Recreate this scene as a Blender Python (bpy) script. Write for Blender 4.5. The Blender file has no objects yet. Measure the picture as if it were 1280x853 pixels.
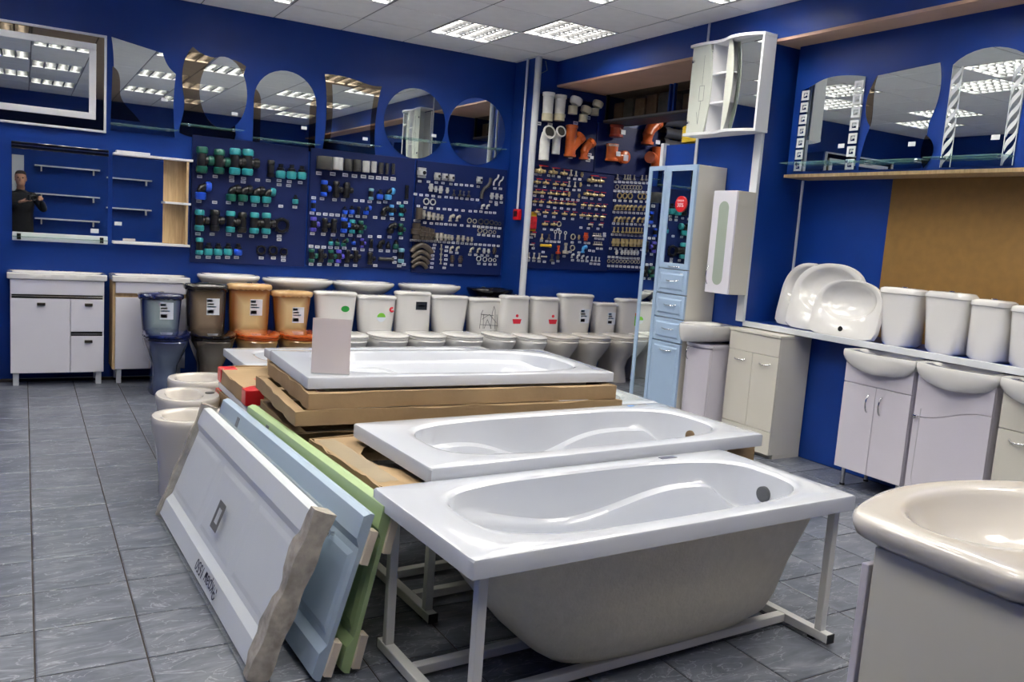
import bpy, math, random
import numpy as np
from mathutils import Matrix, Vector, Euler
random.seed(7)
PI = math.pi
SC = bpy.context.scene
COL = SC.collection

# ------------------------------------------------------------------ camera
F, YAW, PIT, ROL = 1054.85, .529353, .128647, -.0709826
CAM = np.array([-.01336, -.03037, 1.43727])
def _basis():
    f = np.array([math.sin(YAW)*math.cos(PIT), math.cos(YAW)*math.cos(PIT), -math.sin(PIT)])
    r = np.array([math.cos(YAW), -math.sin(YAW), 0.]); d = np.cross(f, r)
    c, s = math.cos(ROL), math.sin(ROL)
    return np.array([c*r+s*d, -s*r+c*d, f])
BAS = _basis()
cd = bpy.data.cameras.new('camera'); cam = bpy.data.objects.new('camera', cd); COL.objects.link(cam)
cd.sensor_width = 36; cd.sensor_fit = 'HORIZONTAL'; cd.lens = F/1280*36; cd.clip_start = .02
R3 = Matrix((BAS[0], -BAS[1], -BAS[2])).transposed()
cam.matrix_world = Matrix.Translation(CAM) @ R3.to_4x4()
SC.camera = cam
def _on(x, y, ax, val):
    v = BAS.T @ np.array([(x-640)/F, (y-426.5)/F, 1.])
    return CAM + (val-CAM[ax])/v[ax]*v
def on_y(x, y, Y): return _on(x, y, 1, Y)      # point of a wall plane Y = const
def on_x(x, y, X): return _on(x, y, 0, X)
def on_z(x, y, Z): return _on(x, y, 2, Z)
def proj(P):
    q = BAS @ (np.array(P, float)-CAM); return 640+F*q[0]/q[2], 426.5+F*q[1]/q[2], q[2]

# ------------------------------------------------------------------ world, exposure
w = bpy.data.worlds.new('world'); SC.world = w; w.use_nodes = True
w.node_tree.nodes['Background'].inputs[0].default_value = (.6, .7, .9, 1)
w.node_tree.nodes['Background'].inputs[1].default_value = .02
SC.view_settings.view_transform = 'Standard'; SC.view_settings.look = 'None'
SC.view_settings.gamma = 1; SC.view_settings.use_curve_mapping = False
SC.view_settings.exposure = 0.0
SC.cycles.diffuse_bounces = 8; SC.cycles.max_bounces = 14; SC.cycles.glossy_bounces = 6; SC.cycles.transparent_max_bounces = 12
LAMP = 90.0          # strength of the tubes in the ceiling fixtures

# ------------------------------------------------------------------ room dimensions
XL, XR = -1.4, 4.75           # left wall, wall behind the right-hand vanities
YF, YB = -.65, 7.65           # rear wall (behind the camera), far wall
CZ = 3.125                    # suspended ceiling
XBM, ZBM = 4.55, 2.88         # beam face and underside
YP, XP = 7.25, 4.30           # pier that carries the brass boards

# ------------------------------------------------------------------ materials
def lin(c):
    return tuple((x/255/12.92 if x/255 <= .04045 else ((x/255+.055)/1.055)**2.4) for x in c)
MATS = {}
def mat(name, col=(200, 200, 200), rough=.5, metal=0., spec=.5, var=0., vscale=6., bump=0., bscale=60., coat=0., trans=0., emit=0., alpha=1., sx=1., sy=1., sz=1.):
    if name in MATS: return MATS[name]
    m = bpy.data.materials.new(name); m.use_nodes = True; MATS[name] = m
    nt = m.node_tree; b = nt.nodes['Principled BSDF']
    c = lin(col)
    b.inputs['Base Color'].default_value = (*c, 1); b.inputs['Roughness'].default_value = rough
    b.inputs['Metallic'].default_value = metal; b.inputs['Specular IOR Level'].default_value = spec
    b.inputs['Coat Weight'].default_value = coat; b.inputs['Coat Roughness'].default_value = .06
    b.inputs['Transmission Weight'].default_value = trans; b.inputs['Alpha'].default_value = alpha
    if emit:
        b.inputs['Emission Color'].default_value = (*c, 1); b.inputs['Emission Strength'].default_value = emit
    if var or bump:
        tc = nt.nodes.new('ShaderNodeTexCoord'); mp = nt.nodes.new('ShaderNodeMapping')
        mp.inputs['Scale'].default_value = (sx, sy, sz); nt.links.new(tc.outputs['Object'], mp.inputs['Vector'])
    if var:
        n = nt.nodes.new('ShaderNodeTexNoise'); n.inputs['Scale'].default_value = vscale; n.inputs['Detail'].default_value = 6
        nt.links.new(mp.outputs[0], n.inputs['Vector'])
        r = nt.nodes.new('ShaderNodeValToRGB'); nt.links.new(n.outputs['Fac'], r.inputs[0])
        r.color_ramp.elements[0].position = .3; r.color_ramp.elements[1].position = .7
        r.color_ramp.elements[0].color = (*[x*(1-var) for x in c], 1); r.color_ramp.elements[1].color = (*[min(1, x*(1+var)) for x in c], 1)
        nt.links.new(r.outputs[0], b.inputs['Base Color'])
    if bump:
        n2 = nt.nodes.new('ShaderNodeTexNoise'); n2.inputs['Scale'].default_value = bscale; n2.inputs['Detail'].default_value = 4
        nt.links.new(mp.outputs[0], n2.inputs['Vector'])
        bp = nt.nodes.new('ShaderNodeBump'); bp.inputs['Strength'].default_value = bump; bp.inputs['Distance'].default_value = .004
        nt.links.new(n2.outputs['Fac'], bp.inputs['Height']); nt.links.new(bp.outputs[0], b.inputs['Normal'])
    return m

def tile_material():
    m = bpy.data.materials.new('floor_tile_slate'); m.use_nodes = True; nt = m.node_tree; b = nt.nodes['Principled BSDF']
    N = nt.nodes.new; L = nt.links.new
    geo = N('ShaderNodeNewGeometry'); oi = N('ShaderNodeObjectInfo')
    mul = N('ShaderNodeMath'); mul.operation = 'MULTIPLY'; mul.inputs[1].default_value = 37.; L(oi.outputs['Random'], mul.inputs[0])
    cmb = N('ShaderNodeCombineXYZ'); L(mul.outputs[0], cmb.inputs[2])
    add = N('ShaderNodeVectorMath'); add.operation = 'ADD'; L(geo.outputs['Position'], add.inputs[0]); L(cmb.outputs[0], add.inputs[1])
    mp = N('ShaderNodeMapping'); mp.inputs['Scale'].default_value = (1., 2.6, 1.); mp.inputs['Rotation'].default_value = (0, 0, -.25); L(add.outputs[0], mp.inputs['Vector'])
    n1 = N('ShaderNodeTexNoise'); n1.inputs['Scale'].default_value = 4.5; n1.inputs['Detail'].default_value = 8; n1.inputs['Roughness'].default_value = .62; n1.inputs['Distortion'].default_value = 1.2; L(mp.outputs[0], n1.inputs['Vector'])
    r1 = N('ShaderNodeValToRGB'); L(n1.outputs['Fac'], r1.inputs[0]); e = r1.color_ramp.elements
    e[0].position = .28; e[0].color = (*lin((62, 68, 80)), 1); e[1].position = .72; e[1].color = (*lin((120, 124, 133)), 1)
    e2 = r1.color_ramp.elements.new(.5); e2.color = (*lin((88, 93, 104)), 1)
    n2 = N('ShaderNodeTexNoise'); n2.inputs['Scale'].default_value = 3.2; n2.inputs['Detail'].default_value = 5; n2.inputs['Distortion'].default_value = 2.2; L(mp.outputs[0], n2.inputs['Vector'])
    r2 = N('ShaderNodeValToRGB'); L(n2.outputs['Fac'], r2.inputs[0]); q = r2.color_ramp.elements
    q[0].position = .487; q[0].color = (0, 0, 0, 1); q[1].position = .513; q[1].color = (0, 0, 0, 1); t = r2.color_ramp.elements.new(.5); t.color = (.55, .55, .55, 1)
    mx = N('ShaderNodeMix'); mx.data_type = 'RGBA'; L(r2.outputs[0], mx.inputs['Factor']); L(r1.outputs[0], mx.inputs[6]); mx.inputs[7].default_value = (*lin((172, 174, 182)), 1)
    L(mx.outputs[2], b.inputs['Base Color'])
    b.inputs['Roughness'].default_value = .3; b.inputs['Specular IOR Level'].default_value = .45
    bp = N('ShaderNodeBump'); bp.inputs['Strength'].default_value = .15; bp.inputs['Distance'].default_value = .002; L(n1.outputs['Fac'], bp.inputs['Height']); L(bp.outputs[0], b.inputs['Normal'])
    return m

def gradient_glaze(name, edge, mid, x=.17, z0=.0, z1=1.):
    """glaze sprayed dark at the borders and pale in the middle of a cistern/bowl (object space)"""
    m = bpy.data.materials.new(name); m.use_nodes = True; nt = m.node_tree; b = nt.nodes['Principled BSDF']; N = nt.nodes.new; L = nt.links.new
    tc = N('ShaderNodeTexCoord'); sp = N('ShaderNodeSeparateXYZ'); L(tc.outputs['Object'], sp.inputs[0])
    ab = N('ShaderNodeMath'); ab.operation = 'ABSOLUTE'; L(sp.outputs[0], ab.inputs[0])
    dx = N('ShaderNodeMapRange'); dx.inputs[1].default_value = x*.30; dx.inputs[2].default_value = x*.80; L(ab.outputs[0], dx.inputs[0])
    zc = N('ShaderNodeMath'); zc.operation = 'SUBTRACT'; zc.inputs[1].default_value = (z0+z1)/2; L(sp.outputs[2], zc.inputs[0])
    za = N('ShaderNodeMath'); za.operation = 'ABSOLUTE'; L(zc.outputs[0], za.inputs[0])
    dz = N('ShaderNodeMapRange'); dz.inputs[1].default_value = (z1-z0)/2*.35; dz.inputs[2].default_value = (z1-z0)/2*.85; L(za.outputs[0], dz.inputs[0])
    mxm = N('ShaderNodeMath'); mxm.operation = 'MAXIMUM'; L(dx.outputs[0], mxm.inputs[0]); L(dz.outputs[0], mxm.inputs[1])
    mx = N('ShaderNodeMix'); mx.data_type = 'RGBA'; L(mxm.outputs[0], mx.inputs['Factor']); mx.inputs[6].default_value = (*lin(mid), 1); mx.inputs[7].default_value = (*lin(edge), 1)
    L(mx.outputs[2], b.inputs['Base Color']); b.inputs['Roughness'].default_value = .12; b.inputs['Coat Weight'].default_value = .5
    MATS[name] = m
    return m

def wood_material(name, c0, c1, axis=2, scale=9.):
    m = bpy.data.materials.new(name); m.use_nodes = True; nt = m.node_tree; b = nt.nodes['Principled BSDF']; N = nt.nodes.new; L = nt.links.new
    tc = N('ShaderNodeTexCoord'); mp = N('ShaderNodeMapping'); s = [6., 6., 6.]; s[axis] = .5; mp.inputs['Scale'].default_value = s; L(tc.outputs['Object'], mp.inputs[0])
    n = N('ShaderNodeTexNoise'); n.inputs['Scale'].default_value = scale; n.inputs['Detail'].default_value = 7; n.inputs['Distortion'].default_value = .6; L(mp.outputs[0], n.inputs['Vector'])
    r = N('ShaderNodeValToRGB'); L(n.outputs['Fac'], r.inputs[0]); r.color_ramp.elements[0].position = .3; r.color_ramp.elements[1].position = .7
    r.color_ramp.elements[0].color = (*lin(c0), 1); r.color_ramp.elements[1].color = (*lin(c1), 1); L(r.outputs[0], b.inputs['Base Color']); b.inputs['Roughness'].default_value = .5
    MATS[name] = m; return m

def clear_material(name, col, alpha, rough=.05, wrinkle=0.):
    """thin clear sheet: mostly transparent, with a glossy surface"""
    m = bpy.data.materials.new(name); m.use_nodes = True; nt = m.node_tree; nt.nodes.remove(nt.nodes['Principled BSDF']); N = nt.nodes.new; L = nt.links.new
    out = nt.nodes['Material Output']; t = N('ShaderNodeBsdfTransparent'); t.inputs[0].default_value = (.93, .97, .95, 1)
    p = N('ShaderNodeBsdfPrincipled'); p.inputs['Base Color'].default_value = (*lin(col), 1); p.inputs['Roughness'].default_value = rough
    tc = N('ShaderNodeTexCoord'); n = N('ShaderNodeTexNoise'); n.inputs['Scale'].default_value = 22; n.inputs['Detail'].default_value = 5; n.inputs['Distortion'].default_value = 1.5; L(tc.outputs['Object'], n.inputs['Vector'])
    bp = N('ShaderNodeBump'); bp.inputs['Strength'].default_value = wrinkle; bp.inputs['Distance'].default_value = .01; L(n.outputs['Fac'], bp.inputs['Height']); L(bp.outputs[0], p.inputs['Normal'])
    mx = N('ShaderNodeMixShader'); mx.inputs[0].default_value = alpha; L(t.outputs[0], mx.inputs[1]); L(p.outputs[0], mx.inputs[2]); L(mx.outputs[0], out.inputs['Surface'])
    MATS[name] = m; return m

BLUE = mat('blue_wall_paint', (17, 52, 128), .34, spec=.28, var=.07, vscale=2.5, bump=.12, bscale=35)
BOARD = mat('navy_board', (13, 29, 80), .5, spec=.25, var=.06, vscale=3)
CEIL = mat('ceiling_panel_white', (242, 242, 241), .9, var=.03, vscale=9, bump=.35, bscale=240)
GRID = mat('ceiling_grid', (120, 122, 124), .6)
SOFF = mat('soffit_chipboard', (196, 160, 138), .7, var=.06, vscale=5)
WHITE = mat('white_paint', (226, 227, 230), .4, var=.01)
TRIM = mat('white_plastic_trim', (206, 210, 216), .35, var=.01)
CER = mat('white_ceramic', (219, 218, 216), .1, coat=.6, var=.008, vscale=3)
CERW = mat('warm_white_ceramic', (209, 204, 197), .1, coat=.6, var=.008, vscale=3)
ACR = mat('white_acrylic', (194, 198, 206), .12, coat=.4, var=.006, vscale=3)
FIBR = mat('raw_fibreglass', (206, 200, 182), .55, var=.05, vscale=30, bump=.5, bscale=90)
LAM = mat('white_laminate', (222, 221, 229), .32, var=.01)
LAMW = mat('warm_white_laminate', (204, 201, 191), .38, var=.012)
LAMG = mat('lilac_white_laminate', (202, 198, 209), .34, var=.01)
STEEL = mat('white_steel', (214, 214, 210), .35, var=.02)
CHROME = mat('chrome', (220, 220, 222), .12, 1.)
DCHR = mat('dark_chrome', (96, 92, 84), .2, 1.)
BLACK = mat('black_plastic', (16, 16, 18), .35, var=.1)
GLBLACK = mat('gloss_black', (10, 10, 12), .08, coat=.6, var=.05)
MIRROR = mat('mirror_silver', (226, 232, 230), .01, 1.)
BRONZE = mat('mirror_bronze', (148, 134, 116), .02, 1.)
GLASS = clear_material('shelf_glass', (150, 200, 190), .3, .04)
FROST = mat('frosted_glass', (158, 170, 158), .35, var=.02)
CARD = mat('cardboard', (146, 122, 90), .8, var=.12, vscale=5, bump=.25, bscale=40)
CARDD = mat('cardboard_inner', (96, 78, 56), .85, var=.12, vscale=5)
TAGM = mat('paper_tag', (222, 224, 228), .6, var=.02)
TAGP = mat('tag_print', (120, 124, 134), .7)
RED = mat('red_paint', (190, 22, 30), .3, var=.05)
GROUT = mat('floor_grout', (52, 44, 40), .9, var=.2, vscale=20)
OAK = wood_material('light_oak', (176, 146, 104), (208, 180, 136))
TILE = tile_material()

# ------------------------------------------------------------------ mesh helpers
class MB:
    def __init__(s): s.v = []; s.f = []; s.m = []
    def add(s, vs, fs, m=0):
        o = len(s.v); s.v += [tuple(map(float, q)) for q in vs]; s.f += [tuple(i+o for i in q) for q in fs]; s.m += [m]*len(fs); return s
    def box(s, x0, x1, y0, y1, z0, z1, m=0):
        return s.add([(x0,y0,z0),(x1,y0,z0),(x1,y1,z0),(x0,y1,z0),(x0,y0,z1),(x1,y0,z1),(x1,y1,z1),(x0,y1,z1)],
                     [(0,3,2,1),(4,5,6,7),(0,1,5,4),(1,2,6,5),(2,3,7,6),(3,0,4,7)], m)
    def loft(s, rings, cap0=True, cap1=True, m=0, closed=True):
        n = len(rings[0]); vs = [p for r in rings for p in r]; fs = []
        for i in range(len(rings)-1):
            for j in range(n if closed else n-1):
                k = (j+1) % n; fs.append((i*n+j, i*n+k, (i+1)*n+k, (i+1)*n+j))
        if cap0: fs.append(tuple(range(n-1, -1, -1)))
        if cap1: fs.append(tuple((len(rings)-1)*n+j for j in range(n)))
        return s.add(vs, fs, m)
    def lathe(s, prof, n=16, M=None, m=0, cap0=True, cap1=True):
        rings = [[Vector((r*math.cos(2*PI*j/n), r*math.sin(2*PI*j/n), z)) for j in range(n)] for r, z in prof]
        if M is not None: rings = [[M @ p for p in r] for r in rings]
        return s.loft(rings, cap0, cap1, m)
    def tube(s, path, r, n=8, m=0, cap=True):
        P = [Vector(p) for p in path]; rings = []
        for i, p in enumerate(P):
            t = (P[min(i+1, len(P)-1)]-P[max(i-1, 0)]).normalized()
            u = t.cross(Vector((0, 0, 1)));
            if u.length < .05: u = t.cross(Vector((0, 1, 0)))
            u.normalize(); v = t.cross(u); rr = r[i] if isinstance(r, (list, tuple)) else r
            if i and (u.dot(pu) < 0): u = -u; v = -v
            pu = u
            rings.append([p+(u*math.cos(2*PI*j/n)+v*math.sin(2*PI*j/n))*rr for j in range(n)])
        return s.loft(rings, cap, cap, m)
    def prism(s, poly, y0, y1, m=0):
        """polygon in (x, z) extruded along y"""
        n = len(poly); vs = [(x, y0, z) for x, z in poly]+[(x, y1, z) for x, z in poly]
        fs = [tuple(range(n)), tuple(range(2*n-1, n-1, -1))]+[(j, n+j, n+(j+1) % n, (j+1) % n) for j in range(n)]
        return s.add(vs, fs, m)
    def xform(s, M): s.v = [tuple(M @ Vector(p)) for p in s.v]; return s
    def mesh(s, name, mats, smooth=35):
        me = bpy.data.meshes.new(name); me.from_pydata(s.v, [], s.f)
        for q in (mats if isinstance(mats, (list, tuple)) else [mats]): me.materials.append(q)
        if any(s.m): me.polygons.foreach_set('material_index', s.m)
        import bmesh
        bm = bmesh.new(); bm.from_mesh(me); bmesh.ops.recalc_face_normals(bm, faces=bm.faces[:]); bm.to_mesh(me); bm.free()
        if smooth:
            me.polygons.foreach_set('use_smooth', [True]*len(me.polygons)); me.set_sharp_from_angle(angle=math.radians(smooth))
        me.update(); return me
    def build(s, name, mats, parent=None, smooth=35, bevel=0., seg=2, loc=None):
        o = bpy.data.objects.new(name, s.mesh(name, mats, smooth)); COL.objects.link(o)
        if parent is not None: o.parent = parent
        if loc is not None: o.location = loc
        if bevel:
            b = o.modifiers.new('bevel', 'BEVEL'); b.width = bevel; b.segments = seg; b.limit_method = 'ANGLE'; b.angle_limit = math.radians(40); b.harden_normals = False
        return o

def se(cx, cy, a, b, n, z, N=40, b2=None, th=None):
    """superellipse ring sampled by angle; b2: half-depth toward +y when different from -y"""
    out = []
    for j in range(N if th is None else len(th)):
        t = 2*PI*j/N if th is None else th[j]
        c, s = math.cos(t), math.sin(t); bb = b if (s < 0 or b2 is None) else b2
        r = (abs(c/a)**n+abs(s/bb)**n)**(-1./n)
        out.append(Vector((cx+r*c, cy+r*s, z)))
    return out

def thing(name, label, cat, loc=(0, 0, 0), rotz=0., group=None, rot=None):
    o = bpy.data.objects.new(name, None); COL.objects.link(o); o.empty_display_size = .1
    o.location = loc; o.rotation_euler = rot if rot is not None else (0, 0, rotz)
    return tag(o, label, cat, group)
def tag(o, label, cat, group=None):
    o['label'] = label; o['category'] = cat
    if group: o['group'] = group
    return o
def struct(o):
    o['kind'] = 'structure'; return o
def stuff(o):
    o['kind'] = 'stuff'; return o
def dup(root, loc=None, rotz=None, label=None, group=None):
    r = root.copy(); COL.objects.link(r)
    if loc is not None: r.location = loc
    if rotz is not None: r.rotation_euler = (0, 0, rotz)
    if label: r['label'] = label
    if group: r['group'] = group
    for ch in [c for c in root.children]:
        c = ch.copy(); COL.objects.link(c); c.parent = r
        for g in [g for g in ch.children]:
            d = g.copy(); COL.objects.link(d); d.parent = c
    return r
def piece(name, me, parent, loc=(0, 0, 0), rotz=0.):
    o = bpy.data.objects.new(name, me); COL.objects.link(o); o.parent = parent; o.location = loc
    if rotz: o.rotation_euler = (0, 0, rotz)
    return o
def text(name, body, size, material, parent, loc, rot, ext=.0006, align='CENTER'):
    cu = bpy.data.curves.new(name, 'FONT'); cu.body = body; cu.size = size; cu.extrude = ext; cu.align_x = align; cu.align_y = 'CENTER'; cu.resolution_u = 3
    t = bpy.data.objects.new('t', cu); COL.objects.link(t)
    bpy.context.view_layer.update()
    me = bpy.data.meshes.new_from_object(t.evaluated_get(bpy.context.evaluated_depsgraph_get()))
    bpy.data.objects.remove(t); me.materials.clear(); me.materials.append(material)
    o = bpy.data.objects.new(name, me); COL.objects.link(o); o.parent = parent; o.location = loc; o.rotation_euler = rot
    return o
ORD = ['first', 'second', 'third', 'fourth', 'fifth', 'sixth', 'seventh', 'eighth', 'ninth', 'tenth', 'eleventh', 'twelfth', 'thirteenth', 'fourteenth', 'fifteenth', 'sixteenth', 'seventeenth', 'eighteenth', 'nineteenth', 'twentieth']

# ================================================================== STRUCTURE
# floor: grout slab with tiles laid on it
fl = struct(MB().box(XL, XR+.1, YF, YB, -.06, -.004).box(XR+.1, 6.7, 5.5, YB, -.06, -.004).build('floor', GROUT, smooth=0))
TX, TY, TX0, TY0 = .3155, .3185, .013, 2.724
def tile_mesh(hx, hy):
    m = MB(); c = .004; z = 0.
    r0 = [(-hx,-hy,-.004),(hx,-hy,-.004),(hx,hy,-.004),(-hx,hy,-.004)]
    r1 = [(-hx,-hy,z-.0015),(hx,-hy,z-.0015),(hx,hy,z-.0015),(-hx,hy,z-.0015)]
    r2 = [(-hx+c,-hy+c,z),(hx-c,-hy+c,z),(hx-c,hy-c,z),(-hx+c,hy-c,z)]
    return m.loft([r0, r1, r2], False, True)
tm = tile_mesh(TX/2-.0028, TY/2-.0028).mesh('floor_tile', TILE, 0)
cells = []
for i in range(-6, 22):
    for j in range(-13, 18):
        cx, cy = TX0+(i+.5)*TX, TY0+(j+.5)*TY
        if cx-TX/2 < XL or cy-TY/2 < YF or cy+TY/2 > YB+.1: continue
        if cx > XR+.1 and not (cy > 5.6 and cx < 6.6): continue
        x, y, d = proj((cx, cy, 0)); vis = d > .5 and -60 < x < 1340 and 300 < y < 960
        hid = 1.15 < cx < 2.9 and 2.7 < cy < 6.9 or cx > 2.9 and cy > 4.9 and cx < 4.2
        cells.append((not vis, hid, d, cx, cy))
cells.sort()
rest = MB()
for k, (nv, hid, d, cx, cy) in enumerate(cells):
    if k < 295 and not nv: piece('tile', tm, fl, (cx, cy, 0))
    else:
        t = tile_mesh(TX/2-.0028, TY/2-.0028); t.xform(Matrix.Translation((cx, cy, 0))); rest.add(t.v, t.f)
stuff(rest.build('tile_remainder', TILE, fl, smooth=0))

# walls
def sbox(name, m, *b): return struct(MB().box(*b).build(name, m, smooth=0))
sbox('wall_back', BLUE, XL-.1, XP, YB, YB+.1, 0, CZ+.1)
pier = struct(MB().box(XP, 6.75, YP, YB+.1, 0, CZ+.1).build('wall_pier', BLUE, smooth=0))
sbox('wall_left', BLUE, XL-.1, XL, YF-.1, YB+.1, 0, CZ+.1)
sbox('wall_rear', BLUE, XL, XR+.3, YF-.1, YF, 0, CZ+.1)
YV = 4.45       # near edge of the pillar between the two recesses
# right side: beam, pillar, niche
struct(MB().box(XBM, 5.14, 5.12, YP, ZBM+.02, CZ+.1).box(XBM, 5.2, YF, 5.12, ZBM+.02, CZ+.1).build('wall_beam', BLUE, smooth=0))
struct(MB().box(XBM+.002, 6.7, 5.12, YP, ZBM, ZBM+.02).box(XBM+.002, 5.0, YF, 5.12, ZBM, ZBM+.02).build('trim_soffit', SOFF, smooth=0))
struct(MB().box(XBM, 6.7, YV, 5.12, 0, ZBM).build('wall_pillar', BLUE, smooth=0))
sbox('wall_alcove', BLUE, 6.6, 6.7, 5.12, YP, 0, ZBM)
XN = 5.01
sbox('wall_right', BLUE, XN, XN+.1, YF, YV, 0, ZBM)
sbox('wall_dado', BLUE, XR, XN, YF, YV, 0, .885)
ub = struct(MB().box(XR+.02, XN, YF, YV-.06, 1.985, ZBM).build('wall_overhang', BLUE, smooth=0))
MB().box(XR+.005, XN, YF, YV-.05, 1.963, 1.985).build('edge_strip', OAK, ub, smooth=0)
# ledge under the niche with its white front rail
ld = struct(MB().box(XBM+.02, XN, YF, YV, .885, .905).build('trim_ledge', BLUE, smooth=0))
MB().box(XBM, XBM+.02, YF, YV, .872, .912).build('front_rail', TRIM, ld, smooth=0, bevel=.003)
# posts and joint strips
def strip(n, *b): return struct(MB().box(*b).build('trim_%d' % n, TRIM, smooth=0, bevel=.004))
strip(1, XBM-.03, XBM, YV-.025, YV+.045, .905, ZBM)
strip(2, XBM-.012, XBM, 5.105, 5.135, .0, 2.9)
strip(3, XBM-.03, XBM+.03, 5.49, 5.53, .0, 2.24)
strip(4, XN-.012, XN, YV-.02, YV, .905, 1.963)
strip(5, XBM-.008, XBM, 5.10, 5.125, ZBM+.02, CZ)
# partition panel left of the pillar
sbox('wall_partition', BLUE, XBM, XBM+.04, 5.135, 5.49, 0, 2.225)
# vertical pipes in the far corner
for n, (px0, py0, px1, py1, r, m) in enumerate([(665, 74, 643, 366, .033, TRIM), (653, 78, 638, 262, .012, TRIM)]):
    a = on_y(px0, py0, YP-.05); b = on_y(px1, py1, YP-.05)
    x = (a[0]+b[0])/2
    o = MB().tube([(XP-.004 if n == 0 else XP-.03, YP-.045 if n == 0 else YP+.12, .0 if n == 0 else 1.66), (XP-.004 if n == 0 else XP-.03, YP-.045 if n == 0 else YP+.12, CZ)], r, 12).build('riser_pipe' if n == 0 else 'conduit_pipe', m, smooth=60)
    tag(o, ['thick white vertical riser pipe in the far corner by the brass boards', 'thin white conduit running down to the red call point'][n], 'pipe')
p = [on_y(x, y, YP-.03) for x, y in ((668, 86), (676, 92), (684, 88), (682, 76))]
tag(MB().tube([tuple(q) for q in p], .004, 6).build('loose_cable', GRID, smooth=60), 'thin grey cable looped under the ceiling beside the thick riser pipe', 'cable')
c = on_y(642, 267, YB-.25)
t = thing('fire_call_point', 'small red fire call point box on the corner below the thin conduit', 'call point', (XP-.005, YP+.12, 1.61))
MB().box(-.045, 0, -.05, .05, -.055, .055).build('housing', RED, t, bevel=.006)
MB().box(-.048, -.044, -.03, .03, -.02, .035).build('push_plate', BLACK, t)

# ceiling: grid backing with panels laid in
ce = struct(MB().box(XL-.1, XBM+.03, YF-.1, YB+.1, CZ+.14, CZ+.18).build('ceiling', GRID, smooth=0))
P = .6; CX0, CY0 = 3.67, 7.08
def tray(hx, hy, x0, x1, y0, y1, z0):
    return MB().box(x0, x1, y0, y1, z0, z0+.012)
grid = MB()
gx = [CX0+P*k for k in range(-9, 3)]; gy = [CY0+P*k for k in range(-13, 2)]
for x in gx:
    if XL < x < XBM: grid.box(x-.012, x+.012, YF, YB, CZ+.004, CZ+.03)
for y in gy:
    if YF < y < YB: grid.box(XL, XBM, y-.012, y+.012, CZ+.004, CZ+.03)
grid.build('grid_bars', GRID, ce, smooth=0)
pm = MB().loft([[(-.29,-.29,.012),(.29,-.29,.012),(.29,.29,.012),(-.29,.29,.012)], [(-.294,-.294,.004),(.294,-.294,.004),(.294,.294,.004),(-.294,.294,.004)], [(-.289,-.289,0),(.289,-.289,0),(.289,.289,0),(-.289,.289,0)]], True, True).mesh('ceiling_tile', CEIL, 0)
LIGHTS = [(3.37-1.8*i, 6.78-1.8*j) for i in range(3) for j in range(4)]+[(3.97-1.8*i, 6.18-1.8*j) for i in range(3) for j in range(4)]
for a in gx[:-1]+[gx[-1]]:
    for b in gy:
        x0, x1 = max(a, XL), min(a+P, XBM); y0, y1 = max(b, YF), min(b+P, YB)
        if x1-x0 < .05 or y1-y0 < .05: continue
        cx, cy = (x0+x1)/2, (y0+y1)/2
        if any(abs(cx-lx) < .2 and abs(cy-ly) < .2 for lx, ly in LIGHTS): continue
        if x1-x0 > .59 and y1-y0 > .59: piece('panel', pm, ce, (cx, cy, CZ))
        else:
            hx, hy = (x1-x0)/2-.006, (y1-y0)/2-.006
            MB().box(-hx, hx, -hy, hy, 0, .012).build('panel', CEIL, ce, smooth=0, loc=(cx, cy, CZ))
# louvred light fixtures, four tubes each
LOUV = mat('louvre_white', (84, 86, 90), .3, var=.01)
FIN = mat('louvre_fin_grey', (34, 35, 38), .3, var=.01)
TUBE = mat('lamp_tube', (255, 250, 240), .5, emit=LAMP)
HOUS = mat('fixture_housing', (214, 214, 214), .3, var=.01)
def make_light():
    t = thing('ceiling_light', 'x', 'ceiling light', (0, 0, CZ), group='louvred ceiling lights')
    h = .289
    MB().box(-h, h, -h, h, .065, .075).box(-h, -h+.006, -h, h, 0, .065).box(h-.006, h, -h, h, 0, .065).box(-h, h, -h, -h+.006, 0, .065).box(-h, h, h-.006, h, 0, .065).build('housing', HOUS, t, smooth=0)
    tb = MB()
    for k in range(4):
        x = -.21+.14*k; tb = MB().tube([(x, -.27, .045), (x, .27, .045)], .013, 8); tb.build('lamp_tube', TUBE, t, smooth=60)
    for k in range(5):
        x = -h+.003+(2*h-.006)*k/4
        # V-shaped longitudinal blade between tubes
        MB().add([(x-.009, -h, .002), (x+.009, -h, .002), (x+.002, -h, .032), (x-.002, -h, .032), (x-.009, h, .002), (x+.009, h, .002), (x+.002, h, .032), (x-.002, h, .032)],
                 [(0,1,2,3), (7,6,5,4), (0,4,5,1), (1,5,6,2), (2,6,7,3), (3,7,4,0)]).build('louvre_blade', LOUV, t, smooth=0)
    for k in range(1, 8):
        y = -h+2*h*k/8
        MB().add([(-h, y-.005, .003), (h, y-.005, .003), (h, y+.005, .003), (-h, y+.005, .003), (-h, y-.0015, .030), (h, y-.0015, .030), (h, y+.0015, .030), (-h, y+.0015, .030)],
                 [(0,1,2,3), (4,7,6,5), (0,4,5,1), (1,5,6,2), (2,6,7,3), (3,7,4,0)]).build('louvre_fin', FIN, t, smooth=0)
    return t
L0 = make_light()
names = {(3.37, 6.78): 'square louvred ceiling light set second panel from the far blue wall, left of its twin', (3.97, 6.18): 'square louvred ceiling light nearest the blue beam above the orange pipe fittings'}
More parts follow.
